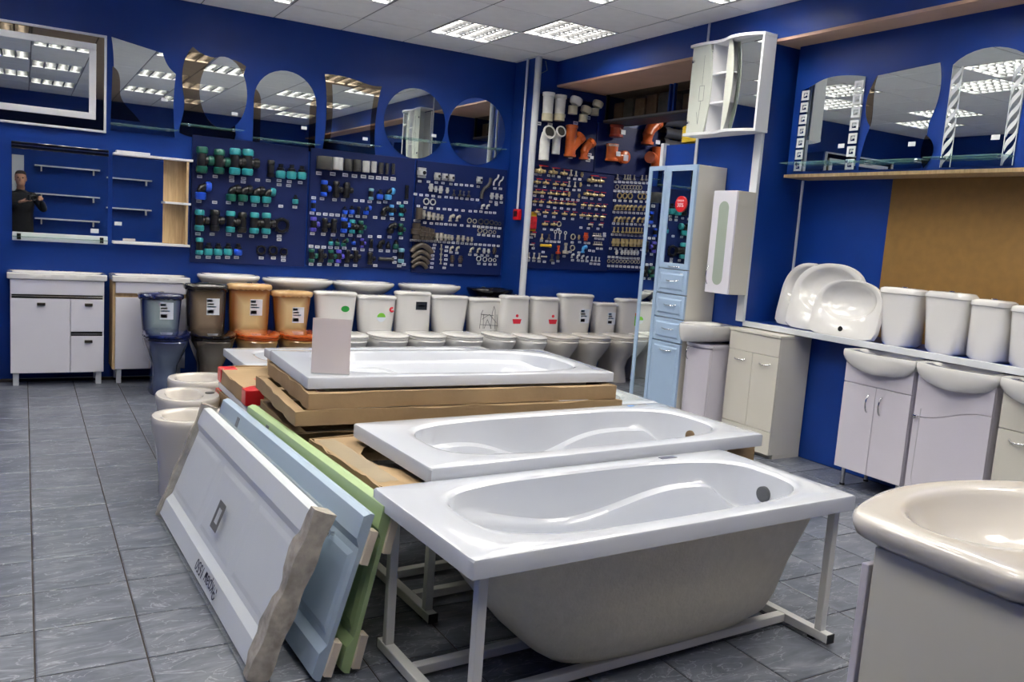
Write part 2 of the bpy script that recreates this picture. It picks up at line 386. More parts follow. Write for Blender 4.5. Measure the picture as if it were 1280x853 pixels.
for k, (x, y) in enumerate(LIGHTS):
    lab = names.get((x, y))
    if lab is None:
        seen = proj((x, y, CZ)); ahead = y > 4
        lab = ('louvred ceiling light cut by the top edge, %s' % {(1.57, 6.78): 'above the left mirrors', (2.17, 6.18): 'above the middle mirrors', (3.97, 4.38): 'by the beam above the mirror cabinet'}.get((round(x, 2), round(y, 2)), '')) if (round(x, 2), round(y, 2)) in ((1.57, 6.78), (2.17, 6.18), (3.97, 4.38)) else 'square louvred ceiling light over the shop floor, seen in mirrors only'
    o = L0 if k == 0 else dup(L0)
    o.location = (x, y, CZ); o['label'] = lab
    if 'mirrors only' in lab: o['group'] = 'ceiling lights seen only in mirrors'

# added fill lamp that brightens the deep alcove, unseen behind the dark cupboard strip
t = thing('added_fill_lamp', 'added fill lamp under the alcove ceiling, hidden behind the dark cupboard', 'ceiling light', (6.15, 6.2, ZBM))
MB().box(-.08, .08, -.33, .33, -.035, 0).build('housing', HOUS, t, smooth=0, bevel=.004)
for x in (-.05, 0., .05): MB().tube([(x, -.30, -.05), (x, .30, -.05)], .013, 8).build('lamp_tube', TUBE, t, smooth=60)

# ================================================================== BATHTUBS AND THE CENTRE STACK
def corner_angles(a, b, N=104):
    th = sorted(set([2*PI*j/N for j in range(N)]+[s*math.atan2(b, a)+k*PI for k in (0, 1) for s in (1, -1)]))
    return [t % (2*PI) for t in sorted(x % (2*PI) for x in th)]
def tub_parts(root, L, W, depth, rimh=.055, style='wave', shell=True, drain='steel'):
    """bathtub, local origin at the rim-top centre; head (sloping) end at -x, drain end at +x"""
    a, b = L/2, W/2; th = corner_angles(a, b)
    R = lambda da, n, z, cx=0., cy=0., aa=None, bb=None: se(cx, cy, (a-da) if aa is None else aa, (b-da) if bb is None else bb, n, z, th=th)
    r = []
    r.append(R(.012, 200, -rimh)); r.append(R(0, 200, -rimh)); r.append(R(0, 200, -.008)); r.append(R(.003, 160, -.002)); r.append(R(.009, 120, 0))
    # flat rim to the basin mouth
    cx = .03; ai, bi = a-.122, b-.072
    r.append(R(0, 3.6, .0, cx, 0, ai+.03, bi+.022)); r.append(R(0, 3.5, -.001, cx, 0, ai+.012, bi+.008)); r.append(R(0, 3.4, -.009, cx, 0, ai, bi))
    kz = min(1., depth/.42)
    def wavy(aa, bb, n, base, amp, ox=0.):
        ring = []; base *= kz; amp *= kz
        for p in se(cx+ox, 0, aa, bb, n, 0, th=th):
            u = (p.x-cx)/ai
            if style == 'wave': z = base-amp*math.cos((u+.12)*3.6)*(1-.3*u) if abs(p.y) > bb*.25 else base
            elif style == 'arm': z = base+amp*.8-amp*2.2*math.exp(-((u+.05)/.33)**2)
            else: z = base
            e = min(1, max(0, (u-.80)/.14)); z -= .075*kz*e*e*(3-2*e)
            ring.append(Vector((p.x, p.y, z)))
        return ring
    r.append(wavy(ai-.012, bi-.010, 3.3, -.10, .045)); r.append(wavy(ai-.020, bi-.016, 3.2, -.118, .045))
    r.append(wavy(ai-.040, bi-.040, 3.1, -.130, .045, .004)); r.append(wavy(ai-.052, bi-.048, 3.0, -.150, .040, .008))
    r.append(R(0, 2.9, -depth*.62, cx+.05, 0, ai-.13, bi-.075)); r.append(R(0, 2.8, -depth*.85, cx+.09, 0, ai-.20, bi-.10))
    r.append(R(0, 2.7, -depth*.95, cx+.11, 0, ai-.25, bi-.14)); r.append(R(0, 2.5, -depth*.985, cx+.12, 0, ai-.36, bi-.20)); r.append(R(0, 2.2, -depth, cx+.12, 0, .05, .03))
    MB().loft(r, False, True).build('basin', ACR, root, smooth=38)
    if shell:
        s = [R(0, 8, -rimh*.5, cx, 0, ai+.035, bi+.03), R(0, 6, -.12, cx, 0, ai+.02, bi+.018), R(0, 4.5, -depth*.55, cx+.042, 0, ai-.05, bi-.02),
             R(0, 4, -depth*.80, cx+.082, 0, ai-.115, bi-.045), R(0, 3.6, -depth*.93, cx+.112, 0, ai-.155, bi-.075), R(0, 3.3, -depth-.012, cx+.125, 0, ai-.21, bi-.12), R(0, 3, -depth-.016, cx+.1, 0, ai-.3, bi-.17)]
        MB().loft(s, False, True).build('outer_shell', FIBR, root, smooth=50)
    # overflow hole at the drain end
    M = Matrix.Translation((cx+ai-.002, 0, -.088)) @ Matrix.Rotation(-PI/2, 4, 'Y')
    MB().lathe([(.028, -.02), (.028, .012), (.024, .014), (.0, .012)] if drain != 'steel' else [(.031, -.02), (.031, .014), (.024, .018), (.0, .018)], 20, M).build('overflow_hole', mat('drain_grey', (96, 98, 102), .45, .6) if drain == 'steel' else CARDD, root, smooth=40)
def frame_parts(root, L, W, H, inset=.05):
    """white steel stand: four legs on two cross rails, two long rails; local origin on the floor"""
    a, b = L/2-inset, W/2-inset; s = .015
    for sx in (-1, 1):
        for sy in (-1, 1):
            MB().box(sx*a-s, sx*a+s, sy*b-s, sy*b+s, .045, H).build('leg', STEEL, root, smooth=0, bevel=.003)
        r = MB().box(sx*a-.018, sx*a+.018, -b-.05, b+.05, .012, .046).build('cross_rail', STEEL, root, smooth=0, bevel=.003)
        for sy in (-1, 1):
            MB().box(sx*a-.0185, sx*a+.0185, sy*(b+.05)-.002, sy*(b+.05)+.002, .0115, .0465).build('end_cap', BLACK, r, smooth=0)
            MB().box(sx*a-.012, sx*a+.012, sy*(b)-.012-sy*.03, sy*b+.012-sy*.03, 0, .012).build('foot_pad', BLACK, r, smooth=0)
    for sy in (-.42, .42):
        MB().box(-a+.018, a-.018, sy*b-.018, sy*b+.018, .014, .046).build('long_rail', STEEL, root, smooth=0, bevel=.003)

# front tub on its stand
t = thing('bathtub', 'white acrylic bathtub in front, raised on a white steel stand, wavy inner ledge', 'bathtub', (1.785, 2.185, .58), math.radians(2.4), group='white acrylic bathtubs')
tub_parts(t, 1.6, .665, .51)
MB().box(.42, .50, .285, .31, 0., .0015).build('sticker', mat('dark_sticker', (60, 62, 84), .4), t)
t = thing('tub_stand', 'white steel stand with four legs under the front bathtub', 'stand', (1.80, 2.195, 0), math.radians(2.4), group='bathtub stands')
frame_parts(t, 1.6, .665, .523)
# second tub
T2 = (2.0, 2.885, .62)
t = thing('bathtub', 'white acrylic bathtub with armrests and a cardboard-plugged overflow, behind the front one', 'bathtub', T2, math.radians(3.0), group='white acrylic bathtubs')
tub_parts(t, 1.67, .69, .45, style='arm', drain='card')
MB().box(.60, .635, .30, .315, 0., .0015).build('sticker', mat('blue_sticker', (60, 120, 190), .4), t)
t = thing('tub_stand', 'white steel stand half hidden in the dark behind the front stand', 'stand', (2.0, 2.93, 0), math.radians(3.0), group='bathtub stands')
frame_parts(t, 1.6, .62, .46)

def carton_ring(name, label, x0, x1, y0, y1, z0, z1, wall=.05, lwall=None, rot=0., top=True, mat_=None, hole=None, red=False, group='flat cardboard cartons in the stack'):
    cx, cy = (x0+x1)/2, (y0+y1)/2; a, b = (x1-x0)/2, (y1-y0)/2; h = z1-z0
    t = thing(name, label, 'carton', (cx, cy, z0), rot, group)
    m = mat_ or CARD; k = .006
    rnd = random.Random(label)
    def wob(): return rnd.uniform(-.006, .006)
    # four crumpled side strips
    for nm, seg in (('side', [(-a, -b), (a, -b)]), ('side', [(a, -b), (a, b)]), ('side', [(a, b), (-a, b)]), ('side', [(-a, b), (-a, -b)])):
        (ax, ay), (bx, by) = seg; n = 10; vs = []
        nx, ny = (by-ay), -(bx-ax); l = math.hypot(nx, ny); nx /= l; ny /= l
        ri = []
        for i in range(n+1):
            f = i/n; e = 0 if i in (0, n) else 1
            px, py = ax+(bx-ax)*f, ay+(by-ay)*f
            o1, o2, dz = wob()*e, wob()*e, wob()*e*1.2
            ri.append([Vector((px+nx*o1, py+ny*o1, 0)), Vector((px+nx*o2, py+ny*o2, h+dz)), Vector((px+nx*(o2-k), py+ny*(o2-k), h+dz)), Vector((px+nx*(o1-k), py+ny*(o1-k), 0))])
        MB().loft(ri).build(nm, m, t, smooth=20)
    # folded top flaps around the tub rim
    if hole:
        th = corner_angles(a, b, 64)
        o1 = se(0, 0, a-.004, b-.004, 60, h-.002, th=th); i1 = se(hole[0], hole[1], hole[2], hole[3], 2.6, h-.002, th=th)
        o0 = [p-Vector((0, 0, .006)) for p in o1]; i0 = [p-Vector((0, 0, .006)) for p in i1]
        MB().loft([o0, o1, i1, i0, o0], False, False).build('top_sheet', m, t, smooth=20)
    else:
        lw = lwall or wall
        for (p, q, r_, s_) in ((-a, a, -b, -b+wall), (-a, a, b-wall, b), (-a, -a+lw, -b+wall, b-wall), (a-wall, a, -b+wall, b-wall)):
            MB().box(p+.003, q-.003, r_+.003, s_-.003, h-.008, h-.003).build('top_flap', m, t, smooth=0)
    if red:
        for sx in (-1, 1):
            for sy in (-1, 1):
                MB().box(sx*a-.045*(1+sx)-.003, sx*a+.045*(1-sx)+.003, sy*b-.045*(1+sy)-.003, sy*b+.045*(1-sy)+.003, -.002, h+.002).build('corner_guard', RED, t, smooth=0, bevel=.006)
    return t
t = carton_ring('cut_out_carton', 'flat brown carton with a ragged hole cut in its top, under the second bathtub', 1.01, 2.89, 2.62, 3.32, .465, .545, rot=math.radians(3.6), hole=(-.01, .0, .83, .312))
WRAP = clear_material('plastic_wrap', (225, 225, 222), .16, .12, .6)
def wrap_patch(par, x0, x1, y0, y1, z, n=7, amp=.006):
    rnd = random.Random(x0+y0); rows = []
    for i in range(n+1):
        rows.append([Vector((x0+(x1-x0)*i/n, y0+(y1-y0)*j/n, z+rnd.uniform(.001, amp))) for j in range(n+1)])
    m = MB().loft(rows, False, False, closed=False); m.build('tape_film', WRAP, par, smooth=0)
wrap_patch(t, -.93, -.85, -.30, .30, .082)
# stack of nested cartons with the sign-bearing tub on top
BX = -math.radians(2.2)
carton_ring('bottom_carton', 'long brown carton at the very bottom of the middle stack, sticking out to the right', 1.10, 3.25, 3.52, 4.14, .35, .43, rot=0.)
t = thing('bathtub', 'white acrylic bathtub wedged in the carton stack, only its right end showing', 'bathtub', (2.20, 3.80, .572), 0., group='white acrylic bathtubs')
tub_parts(t, 1.58, .66, .34, style='plain', rimh=.05)
wrap_patch(t, .55, .72, -.30, -.05, .003, amp=.014)
carton_ring('lower_carton', 'crumpled brown carton third from the top, taped at its corner, in the middle stack', 1.00, 2.60, 3.42, 4.15, .448, .515, rot=BX)
t = carton_ring('middle_carton', 'taped brown carton directly under the topmost carton of the middle stack', .975, 2.62, 3.33, 4.16, .574, .634, rot=BX)
wrap_patch(t, -.70, -.45, -.385, -.384, .03, amp=.02)
carton_ring('top_carton', 'flat brown carton lying directly beneath the sign-bearing bathtub', 1.035, 2.60, 3.36, 4.17, .636, .703, rot=BX)
t = thing('bathtub', 'white acrylic bathtub on top of the carton stack, price stand at its left end', 'bathtub', (1.837, 3.81, .76), -math.radians(2.25), group='white acrylic bathtubs')
TUB3 = t
tub_parts(t, 1.58, .77, .172, style='plain', rimh=.05)
# moulded seat step crossing the basin, left of centre
MB().loft([se(-.40, 0, .215, .285, 4, -.165), se(-.40, 0, .20, .275, 4, -.085), se(-.40, 0, .185, .26, 4, -.072), se(-.40, 0, .12, .2, 3, -.07)]).build('seat_step', ACR, t, smooth=60)
s = on_z(414, 469, .761)
t = thing('price_stand', 'clear upright acrylic price stand on the rim of the topmost bathtub', 'price stand', (s[0], s[1]+.015, .762), math.radians(-24))
MB().box(-.083, .083, -.003, .003, .004, .245).build('sheet', clear_material('pink_white_acrylic', (226, 214, 214), .8, .2), t, smooth=0)
MB().box(-.083, .083, -.004, .05, 0, .004).build('foot', clear_material('clear_acrylic', (235, 235, 235), .5, .1), t, smooth=0)
# red-cornered cartons with a tub rim sandwiched
t1 = carton_ring('lower_red_corner_carton', 'brown carton with red corner guards, lower of the pair beside the bidets', .96, 2.4, 4.30, 5.02, .33, .41, red=True, group='cartons with red corners')
t = thing('bathtub', 'white bathtub rim sandwiched between the two red-cornered cartons', 'bathtub', (1.69, 4.66, .452), 0, group='white acrylic bathtubs')
tub_parts(t, 1.44, .72, .26, style='plain', rimh=.036)
t2 = carton_ring('upper_red_corner_carton', 'brown carton with red corner guards and printed red marks, upper of the pair', .97, 2.4, 4.30, 5.02, .457, .535, wall=.05, lwall=.34, red=True, group='cartons with red corners')
PRINT = mat('red_print', (176, 70, 60), .7)
for k in range(4): MB().box(-.60+.035*k, -.58+.035*k, -.17, -.02, .0755, .0762).build('printed_mark', PRINT, t2, smooth=0)
MB().lathe([(.06, .0755), (.06, .0765), (.045, .0765), (.045, .0755)], 20, Matrix.Translation((-.63, -.28, 0)), cap0=False, cap1=False).build('printed_ring', RED, t2)
t = thing('bathtub', 'white acrylic bathtub resting on the red-cornered cartons, behind the price stand', 'bathtub', (1.93, 4.58, .66), 0, group='white acrylic bathtubs')
tub_parts(t, 1.44, .72, .16, style='plain', rimh=.05)
for z0 in (.536,): 
    for y in (4.34, 4.98): tag(MB().box(1.25, 2.4, y-.03, y+.03, z0, .609).build('spacer_batten', OAK, smooth=0), 'wooden batten holding the bathtub off the upper red-cornered carton, %s side' % ('near' if y < 4.5 else 'far'), 'batten')
t = thing('bathtub', 'white acrylic bathtub furthest back, its left corner showing near the brown toilets', 'bathtub', (1.93, 5.52, .515), 0, group='white acrylic bathtubs')
tub_parts(t, 1.54, .68, .38, style='plain', rimh=.05)
for (x, y, w_, l, h, lab) in ((1.93, 5.52, .62, 1.5, .46, 'furthest bathtub'), (1.68, 4.66, .6, 1.35, .33, 'red-cornered cartons'), (2.1, 3.82, .54, 1.8, .36, 'tall middle carton stack')):
    t = thing('tub_stand', 'white steel stand hidden under the %s' % lab, 'stand', (x, y, 0), 0., group='bathtub stands'); frame_parts(t, l, w_, h)

# ------------------------------------------------------------------ leaning bath screens
def bath_screen(name, label, p0, p1, height, tilt, colname, col, wrapped=False, knob=False, pitch=0.):
    L = math.hypot(p1[0]-p0[0], p1[1]-p0[1]); rz = math.atan2(p1[1]-p0[1], p1[0]-p0[0])
    t = thing(name, label, 'bath screen', (p0[0], p0[1], .006), rot=(-tilt, 0, rz), group='leaning bath screens')
    m = mat(colname, col, .35, var=.02, vscale=4)
    H = height; d = .018
    MB().box(0, L, -.004, d-.006, 0, H).build('backing_panel', m, t, smooth=0)
    rw = .115
    def rail(z0, z1, out):
        MB().prism([(0, 0)], 0, 0) if 0 else None
        ring = lambda x: [Vector((x, -.004, z0)), Vector((x, -.022, z0+(.012 if out else .03))), Vector((x, -.022, z1-(.03 if out else .012))), Vector((x, -.004, z1))]
        return MB().loft([ring(0), ring(L)])
    rail(H-rw, H, False).build('top_rail', m, t, smooth=0); rail(0, rw, True).build('bottom_rail', m, t, smooth=0)
    n = 3; rs = .007 if wrapped else .010
    for k in range(n):
        x0, x1 = L*k/n+.03, L*(k+1)/n-.03
        MB().loft([[Vector((x0, -.004, rw+.02)), Vector((x1, -.004, rw+.02)), Vector((x1, -.004, H-rw-.02)), Vector((x0, -.004, H-rw-.02))], [Vector((x0+.02, -rs, rw+.04)), Vector((x1-.02, -rs, rw+.04)), Vector((x1-.02, -rs, H-rw-.04)), Vector((x0+.02, -rs, H-rw-.04))]], False, True).build('raised_panel', m, t, smooth=0)
    if not wrapped:
        for z0, z1 in ((.02, .13), (H-.16, H-.05)): MB().box(L-.03, L+.012, d-.006, d+.02, z0, z1).build('wood_batten', mat('pale_wood', (226, 212, 190), .6, var=.05), t, smooth=0)
        MB().box(.30, .34, -.0235, -.0222, H-.075, H-.03).build('price_tag', TAGP, t, smooth=0)
    if knob:
        MB().lathe([(.008, 0), (.006, .012), (.012, .018), (.013, .024), (.008, .03)], 12, Matrix.Translation((L-.2, -.005, H-rw-.02)) @ Matrix.Rotation(PI/2, 4, 'X')).build('knob', CHROME, t)
    if wrapped:
        film = mat('film_brown', (172, 164, 152), .2, var=.3, vscale=24, bump=1., bscale=30)
        clear = clear_material('wrap_clear', (235, 233, 238), .16, .1, .5)
        MB().box(-.004, L+.004, -.028, .03, -.003, H+.004).build('plastic_wrap', clear, t, smooth=0)
        for x0, x1 in ((-.010, .022), (L-.05, L+.018)):
            rings = []
            for z in [H*i/18-.004+.012*i/18 for i in range(19)]:
                w_ = .004*math.sin(z*37); sk = .03*math.sin(z*23+x0)+.012*math.sin(z*71); lo = x0 < .1; rings.append([Vector((x0+(0 if lo else sk*.6), -.031-w_, z)), Vector((x1+(sk*.4 if lo else 0), -.034-w_, z)), Vector((x1+.006+w_, .0, z)), Vector((x1, .036+w_, z)), Vector((x0, .034, z))])
            MB().loft(rings).build('wrapped_end', film, t, smooth=30)
        gl = mat('label_grey', (104, 104, 104), .6, var=.1, vscale=40)
        lx = L*.50; lz = H*.47
        for b in ((lx-.045, lx+.045, lz-.055, lz-.03), (lx-.045, lx+.045, lz+.03, lz+.055), (lx-.045, lx-.022, lz-.03, lz+.03), (lx+.022, lx+.045, lz-.03, lz+.03)):
            MB().box(b[0], b[1], -.0305, -.0292, b[2], b[3]).build('label_frame', gl, t, smooth=0)
        ink = mat('marker_ink', (34, 34, 60), .5)
        text('handwriting', 'Экран', .062, ink, t, (L*.585+.075, -.031, .058), (PI/2, PI, 0), .0004); text('handwriting', '1550', .062, ink, t, (L*.585-.095, -.031, .058), (PI/2, PI, 0), .0004)
    return t
bath_screen('bath_screen', 'white bath screen wrapped in plastic film with handwriting, leaning furthest left', (.548, 4.06), (.607, 2.46), .545, math.radians(21), 'screen_white', (240, 238, 244), wrapped=True)
bath_screen('bath_screen', 'pale blue bath screen with a chrome knob, leaning between white and green ones', (.70, 4.16), (.775, 2.37), .545, math.radians(16.5), 'screen_blue', (168, 186, 204), knob=True)
bath_screen('bath_screen', 'light green bath screen leaning against the end of the front bathtub', (.79, 3.90), (.872, 2.38), .56, math.radians(13), 'screen_green', (164, 188, 138))

# ------------------------------------------------------------------ bidets (mouth toward -x)
def bidet(label, x, y, rz, L=.46, W=.36, H=.40, deep=True, foot=.8):
    t = thing('bidet', label, 'bidet', (x, y, 0), rz, group='white bidets on the floor')
    b = L/2; a = W/2   # local front = -y
    r = [se(0, .02, a*foot, b*.9, 2.6, 0), se(0, .02, a*foot, b*.9, 2.6, .06), se(0, .01, a*(foot+.02), b*.92, 2.6, H*.55), se(0, 0, a*.94, b*.97, 2.4, H*.80), se(0, 0, a, b, 2.3, H-.035), se(0, 0, a, b, 2.3, H-.012), se(0, 0, a-.006, b-.006, 2.3, H-.002), se(0, 0, a-.022, b-.022, 2.3, H)]
    r += [se(0, -.02, a-.05, b-.07, 2.2, H-.003), se(0, -.02, a-.058, b-.078, 2.2, H-.015), se(0, -.02, a-.065, b-.09, 2.1, H-.08), se(0, -.02, a-.10, b-.14, 2, H-.17), se(0, -.02, .03, .03, 2, H-.19)]
    MB().loft(r, True, True).build('bowl', CERW, t, smooth=50)
    MB().lathe([(.026, 0), (.026, .006), (.012, .008), (.0, .008)], 16, Matrix.Translation((0, b-.05, H-.003))).build('tap_hole', mat('shadow_grey', (70, 70, 70), .6), t)
    MB().lathe([(.02, 0), (.02, .006), (.0, .006)], 16, Matrix.Translation((0, -.02, H-.192))).build('drain', CHROME, t)
bidet('white floor-standing bidet nearest the wrapped bath screen', .735, 4.41, -PI/2, .40, .36)
bidet('white floor-standing bidet in the middle of the three, with a wide shallow bowl', .79, 4.93, -PI/2, .34, .42)
bidet('white floor-standing bidet furthest back, by the dark blue toilet', .95, 5.42, -PI/2, .40, .37)

# ================================================================== TOILETS, BASINS, VANITIES ON THE FAR WALL
def toilet(label, x, yfront, wt, wb, ztop, mats, sticker=None, lid='round', bw=1., scallop=False, group='white toilets in the row along the far wall', seat_mat=None, lidmat=None, foot=1.):
    """x: centre, yfront: world y of the cistern front; faces -y"""
    d = .155
    t = thing('toilet', label, 'toilet', (x, yfront+d, 0), 0., group)
    mc, ml = mats; ms = seat_mat or ml; mL = lidmat or mc
    zb = .44; h = ztop-.035; Z1 = 1.1
    # cistern
    def cr(a, z, n=4.5, g=0.): return se(0, -d/2, a+g, d/2+g, n, z)
    MB().loft([cr(wb/2-.02, zb-.0, 3), cr(wb/2, zb+.02), cr(wb/2+(wt-wb)/2*.5, (zb+h)/2), cr(wt/2, h)]).build('cistern', mc, t, smooth=50)
    if scallop:
        def sr(z, g):
            out = []
            for p in cr(wt/2, z, 4, g):
                th = math.atan2(p.y+d/2, p.x); out.append(Vector((p.x, p.y, z+.006*math.sin(th*18))))
            return out
        lr = [sr(h-.014, .012), sr(h, .016), sr(h+.018, .014), cr(wt/2, ztop-.006, 4, .0), cr(wt/2-.04, ztop, 3.5, -.01)]
    else: lr = [cr(wt/2, h, 4.5, .004), cr(wt/2, h+.004, 4.5, .008), cr(wt/2, h+.022, 4, .008), cr(wt/2, ztop-.004, 4, -.004), cr(wt/2, ztop, 3.5, -.02)]
    cl = MB().loft(lr).build('cistern_lid', mL, t, smooth=50)
    MB().lathe([(.024, 0), (.024, .005), (.018, .009), (.0, .009)], 16, Matrix.Translation((0, -d/2, ztop-.001))).build('flush_button', CHROME, cl, smooth=40)
    # bowl and foot
    cy = -.36
    r = [se(0, cy+.07, .115*foot*bw, .20, 3, 0), se(0, cy+.07, .11*foot*bw, .195, 3, .03), se(0, cy+.07, .095*foot*bw, .18, 2.6, .15), se(0, cy+.06, .105*bw, .20, 2.4, .23), se(0, cy+.03, .145*bw, .25, 2.3, .32), se(0, cy+.015, .168*bw, .285, 2.4, .39), se(0, cy+.01, .174*bw, .295, 2.5, .431), se(0, cy+.01, .168*bw, .288, 2.5, .44)]
    MB().loft(r).build('bowl', ml if not isinstance(ml, tuple) else ml[0], t, smooth=50)
    def er(g, z): return se(0, cy-.04, .178*bw+g, .235+g, 2.25, z+.04, b2=.20+g)
    if scallop:
        def es(g, z): return [Vector((p.x, p.y, p.z+.005*math.sin(math.atan2(p.y-cy, p.x)*22))) for p in er(g, z)]
        MB().loft([er(-.01, .40), es(.004, .404), es(.006, .418), er(0, .422)]).build('seat', ms, t, smooth=50)
        MB().loft([er(-.004, .422), es(.006, .428), es(.004, .442), er(-.03, .450), er(-.1, .454)]).build('seat_cover', ms, t, smooth=50)
    else:
        MB().loft([er(-.008, .40), er(0, .405), er(0, .416), er(-.006, .42)]).build('seat', ms, t, smooth=50)
        MB().loft([er(-.004, .421), er(.003, .425), er(.003, .434), er(-.012, .441), er(-.06, .446), er(-.12, .448)]).build('seat_cover', ms, t, smooth=50)
    if sticker:
        zf = lambda z: 0
        for (nm, m, sx, sz, w_, h_, shape) in sticker:
            yy = -d-.0025
            if shape == 'rect': MB().box(sx-w_/2, sx+w_/2, yy, yy+.003, sz-h_/2, sz+h_/2).build(nm, m, t, smooth=0)
            elif shape == 'oval': MB().prism([(sx+w_/2*math.cos(2*PI*k/20), sz+h_/2*math.sin(2*PI*k/20)) for k in range(20)], yy, yy+.003).build(nm, m, t, smooth=0)
            elif shape == 'half': MB().prism([(sx+w_/2*math.cos(PI*k/14), sz+h_/2*math.sin(PI*k/14)) for k in range(15)], yy-.001, yy+.002).build(nm, m, t, smooth=0)
            elif shape == 'cup': MB().prism([(sx-w_/2, sz+h_/2), (sx-w_/2*.75, sz-h_/2), (sx+w_/2*.75, sz-h_/2), (sx+w_/2, sz+h_/2)], yy-.001, yy+.002).build(nm, m, t, smooth=0)
            elif shape == 'arc': MB().tube([(sx+w_/2*math.cos(a_), yy, sz+h_/2*math.sin(a_)) for a_ in [PI*.35+1.5*PI*k/10 for k in range(11)]], .009, 6).build(nm, m, t)
            elif shape == 'tower':
                ink = m
                mm = MB()
                for (p, q) in (((-.10, -.09), (-.09, .05)), ((-.06, -.09), (-.065, .05)), ((-.095, .05), (-.075, .09)), ((.02, -.09), (.03, .07)), ((.07, -.09), (.06, .09)), ((.03, .07), (.045, .13)), ((.06, .09), (.045, .13)), ((-.09, .05), (.045, .04)), ((-.08, .0), (0, .05)), ((0, .05), (.08, -.03)), ((-.05, -.09), (-.02, .0)), ((-.02, .0), (.03, -.09)), ((.08, .05), (.10, -.08)), ((-.1, -.05), (.1, -.06))):
                    mm.tube([(sx+p[0], yy+.001, sz+p[1]), (sx+q[0], yy+.001, sz+q[1])], .0022, 4)
                mm.build(nm, ink, t)
    return t
gz = lambda n, e, m, z0=.38, z1=.82: gradient_glaze(n, e, m, .17, z0, z1)
NAVY = mat('navy_glaze', (18, 26, 66), .08, coat=.7, var=.1)
BRNB = mat('black_brown_glaze', (28, 24, 20), .08, coat=.7, var=.1)
RUST = mat('rust_glaze', (168, 78, 34), .1, coat=.7, var=.15, vscale=12)
TANG = mat('tan_glaze', (196, 160, 110), .1, coat=.6, var=.1)
ST_W = mat('sticker_paper', (214, 222, 232), .4); ST_B = mat('sticker_blue', (56, 140, 200), .4); ST_D = mat('sticker_dark', (44, 52, 84), .5); ST_G = mat('sticker_green', (40, 140, 60), .4); ST_LG = mat('sticker_lime', (120, 190, 60), .4); ST_R = mat('sticker_red', (200, 40, 60), .4); ST_O = mat('sticker_orange', (224, 110, 40), .4); ST_K = mat('sticker_black', (28, 34, 44), .3); INK = mat('drawing_ink', (70, 74, 80), .6)
def voda(x, z, k=1.):
    w_, h_ = .10*k, .135*k
    o = [('sticker', ST_W, x, z, w_, h_, 'rect'), ('sticker_print', ST_B, x-w_*.26, z+h_*.36, w_*.42, h_*.15, 'rect'), ('sticker_print', ST_D, x-w_*.2, z+h_*.16, w_*.5, h_*.1, 'rect'),
         ('sticker_print', ST_B, x-w_*.1, z, w_*.7, h_*.08, 'rect'), ('sticker_print', ST_D, x-w_*.2, z-h_*.3, w_*.5, h_*.22, 'rect')]
    return [o[0]]+[(n, m, a, b, c, d, 'rect') for (n, m, a, b, c, d, s_) in o[1:]]
def stk(items): return items
YT = 7.10
def px_toilet(l, r, ytop, **k):
    yt_ = YT if l < 620 else 7.01
    a = on_y(l, ytop, yt_); b = on_y(r, ytop, yt_); return (a[0]+b[0])/2, b[0]-a[0], a[2]
specs = [
 (176, 229, 368, .86, 'navy', 'dark blue glazed toilet at the left end of the row, water sticker on its cistern'),
 (234, 285, 356, .93, 'brown', 'smoky black-brown glazed toilet second from the left in the row'),
 (288, 340, 356, .93, 'tan', 'tan glazed toilet with rust lid, cistern taller than its tan neighbour'),
 (343, 391, 365, .80, 'tan2', 'tan glazed toilet with rust lid and tapering cistern, next to the white ones'),
 (397, 448, 366, .84, 'w', 'white toilet with a round green sticker, right of the tan ones'),
 (450, 497, 371, .86, 'w', 'white toilet with a half green round sticker and a red mark'),
 (499, 541, 366, 1.0, 'w', 'white toilet with a black rectangular sticker at the cistern top'),
 (543, 588, 371, .80, 'w', 'plain white toilet without stickers, left of the one with a tower drawing'),
 (589, 630, 374, .88, 'w', 'white toilet with a line drawing of a tower bridge on its cistern'),
 (632, 664, 371, 1.12, 'w', 'white toilet with red cup emblem, directly below the thick riser pipe'),
 (670, 701, 373, 1.12, 'w', 'white toilet with red cup emblem, right of the riser pipe'),
 (704, 745, 369, .80, 'w', 'white toilet with a large blue water sticker on a wide cistern'),
 (747, 774, 380, .86, 'w', 'white toilet with a low small cistern and blue sticker, near the tall cabinet'),
 (777, 811, 375, .92, 'w', 'white toilet with orange and green sticker, partly behind the tall blue cabinet'),
]
SCREEN = {
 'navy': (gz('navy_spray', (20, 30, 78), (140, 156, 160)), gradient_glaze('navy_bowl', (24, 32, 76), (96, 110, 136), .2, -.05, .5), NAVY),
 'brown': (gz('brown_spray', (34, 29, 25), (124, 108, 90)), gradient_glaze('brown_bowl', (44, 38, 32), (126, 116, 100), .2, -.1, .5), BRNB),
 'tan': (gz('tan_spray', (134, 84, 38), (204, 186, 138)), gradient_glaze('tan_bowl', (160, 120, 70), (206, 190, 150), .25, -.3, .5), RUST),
}
SCREEN['tan2'] = SCREEN['tan']
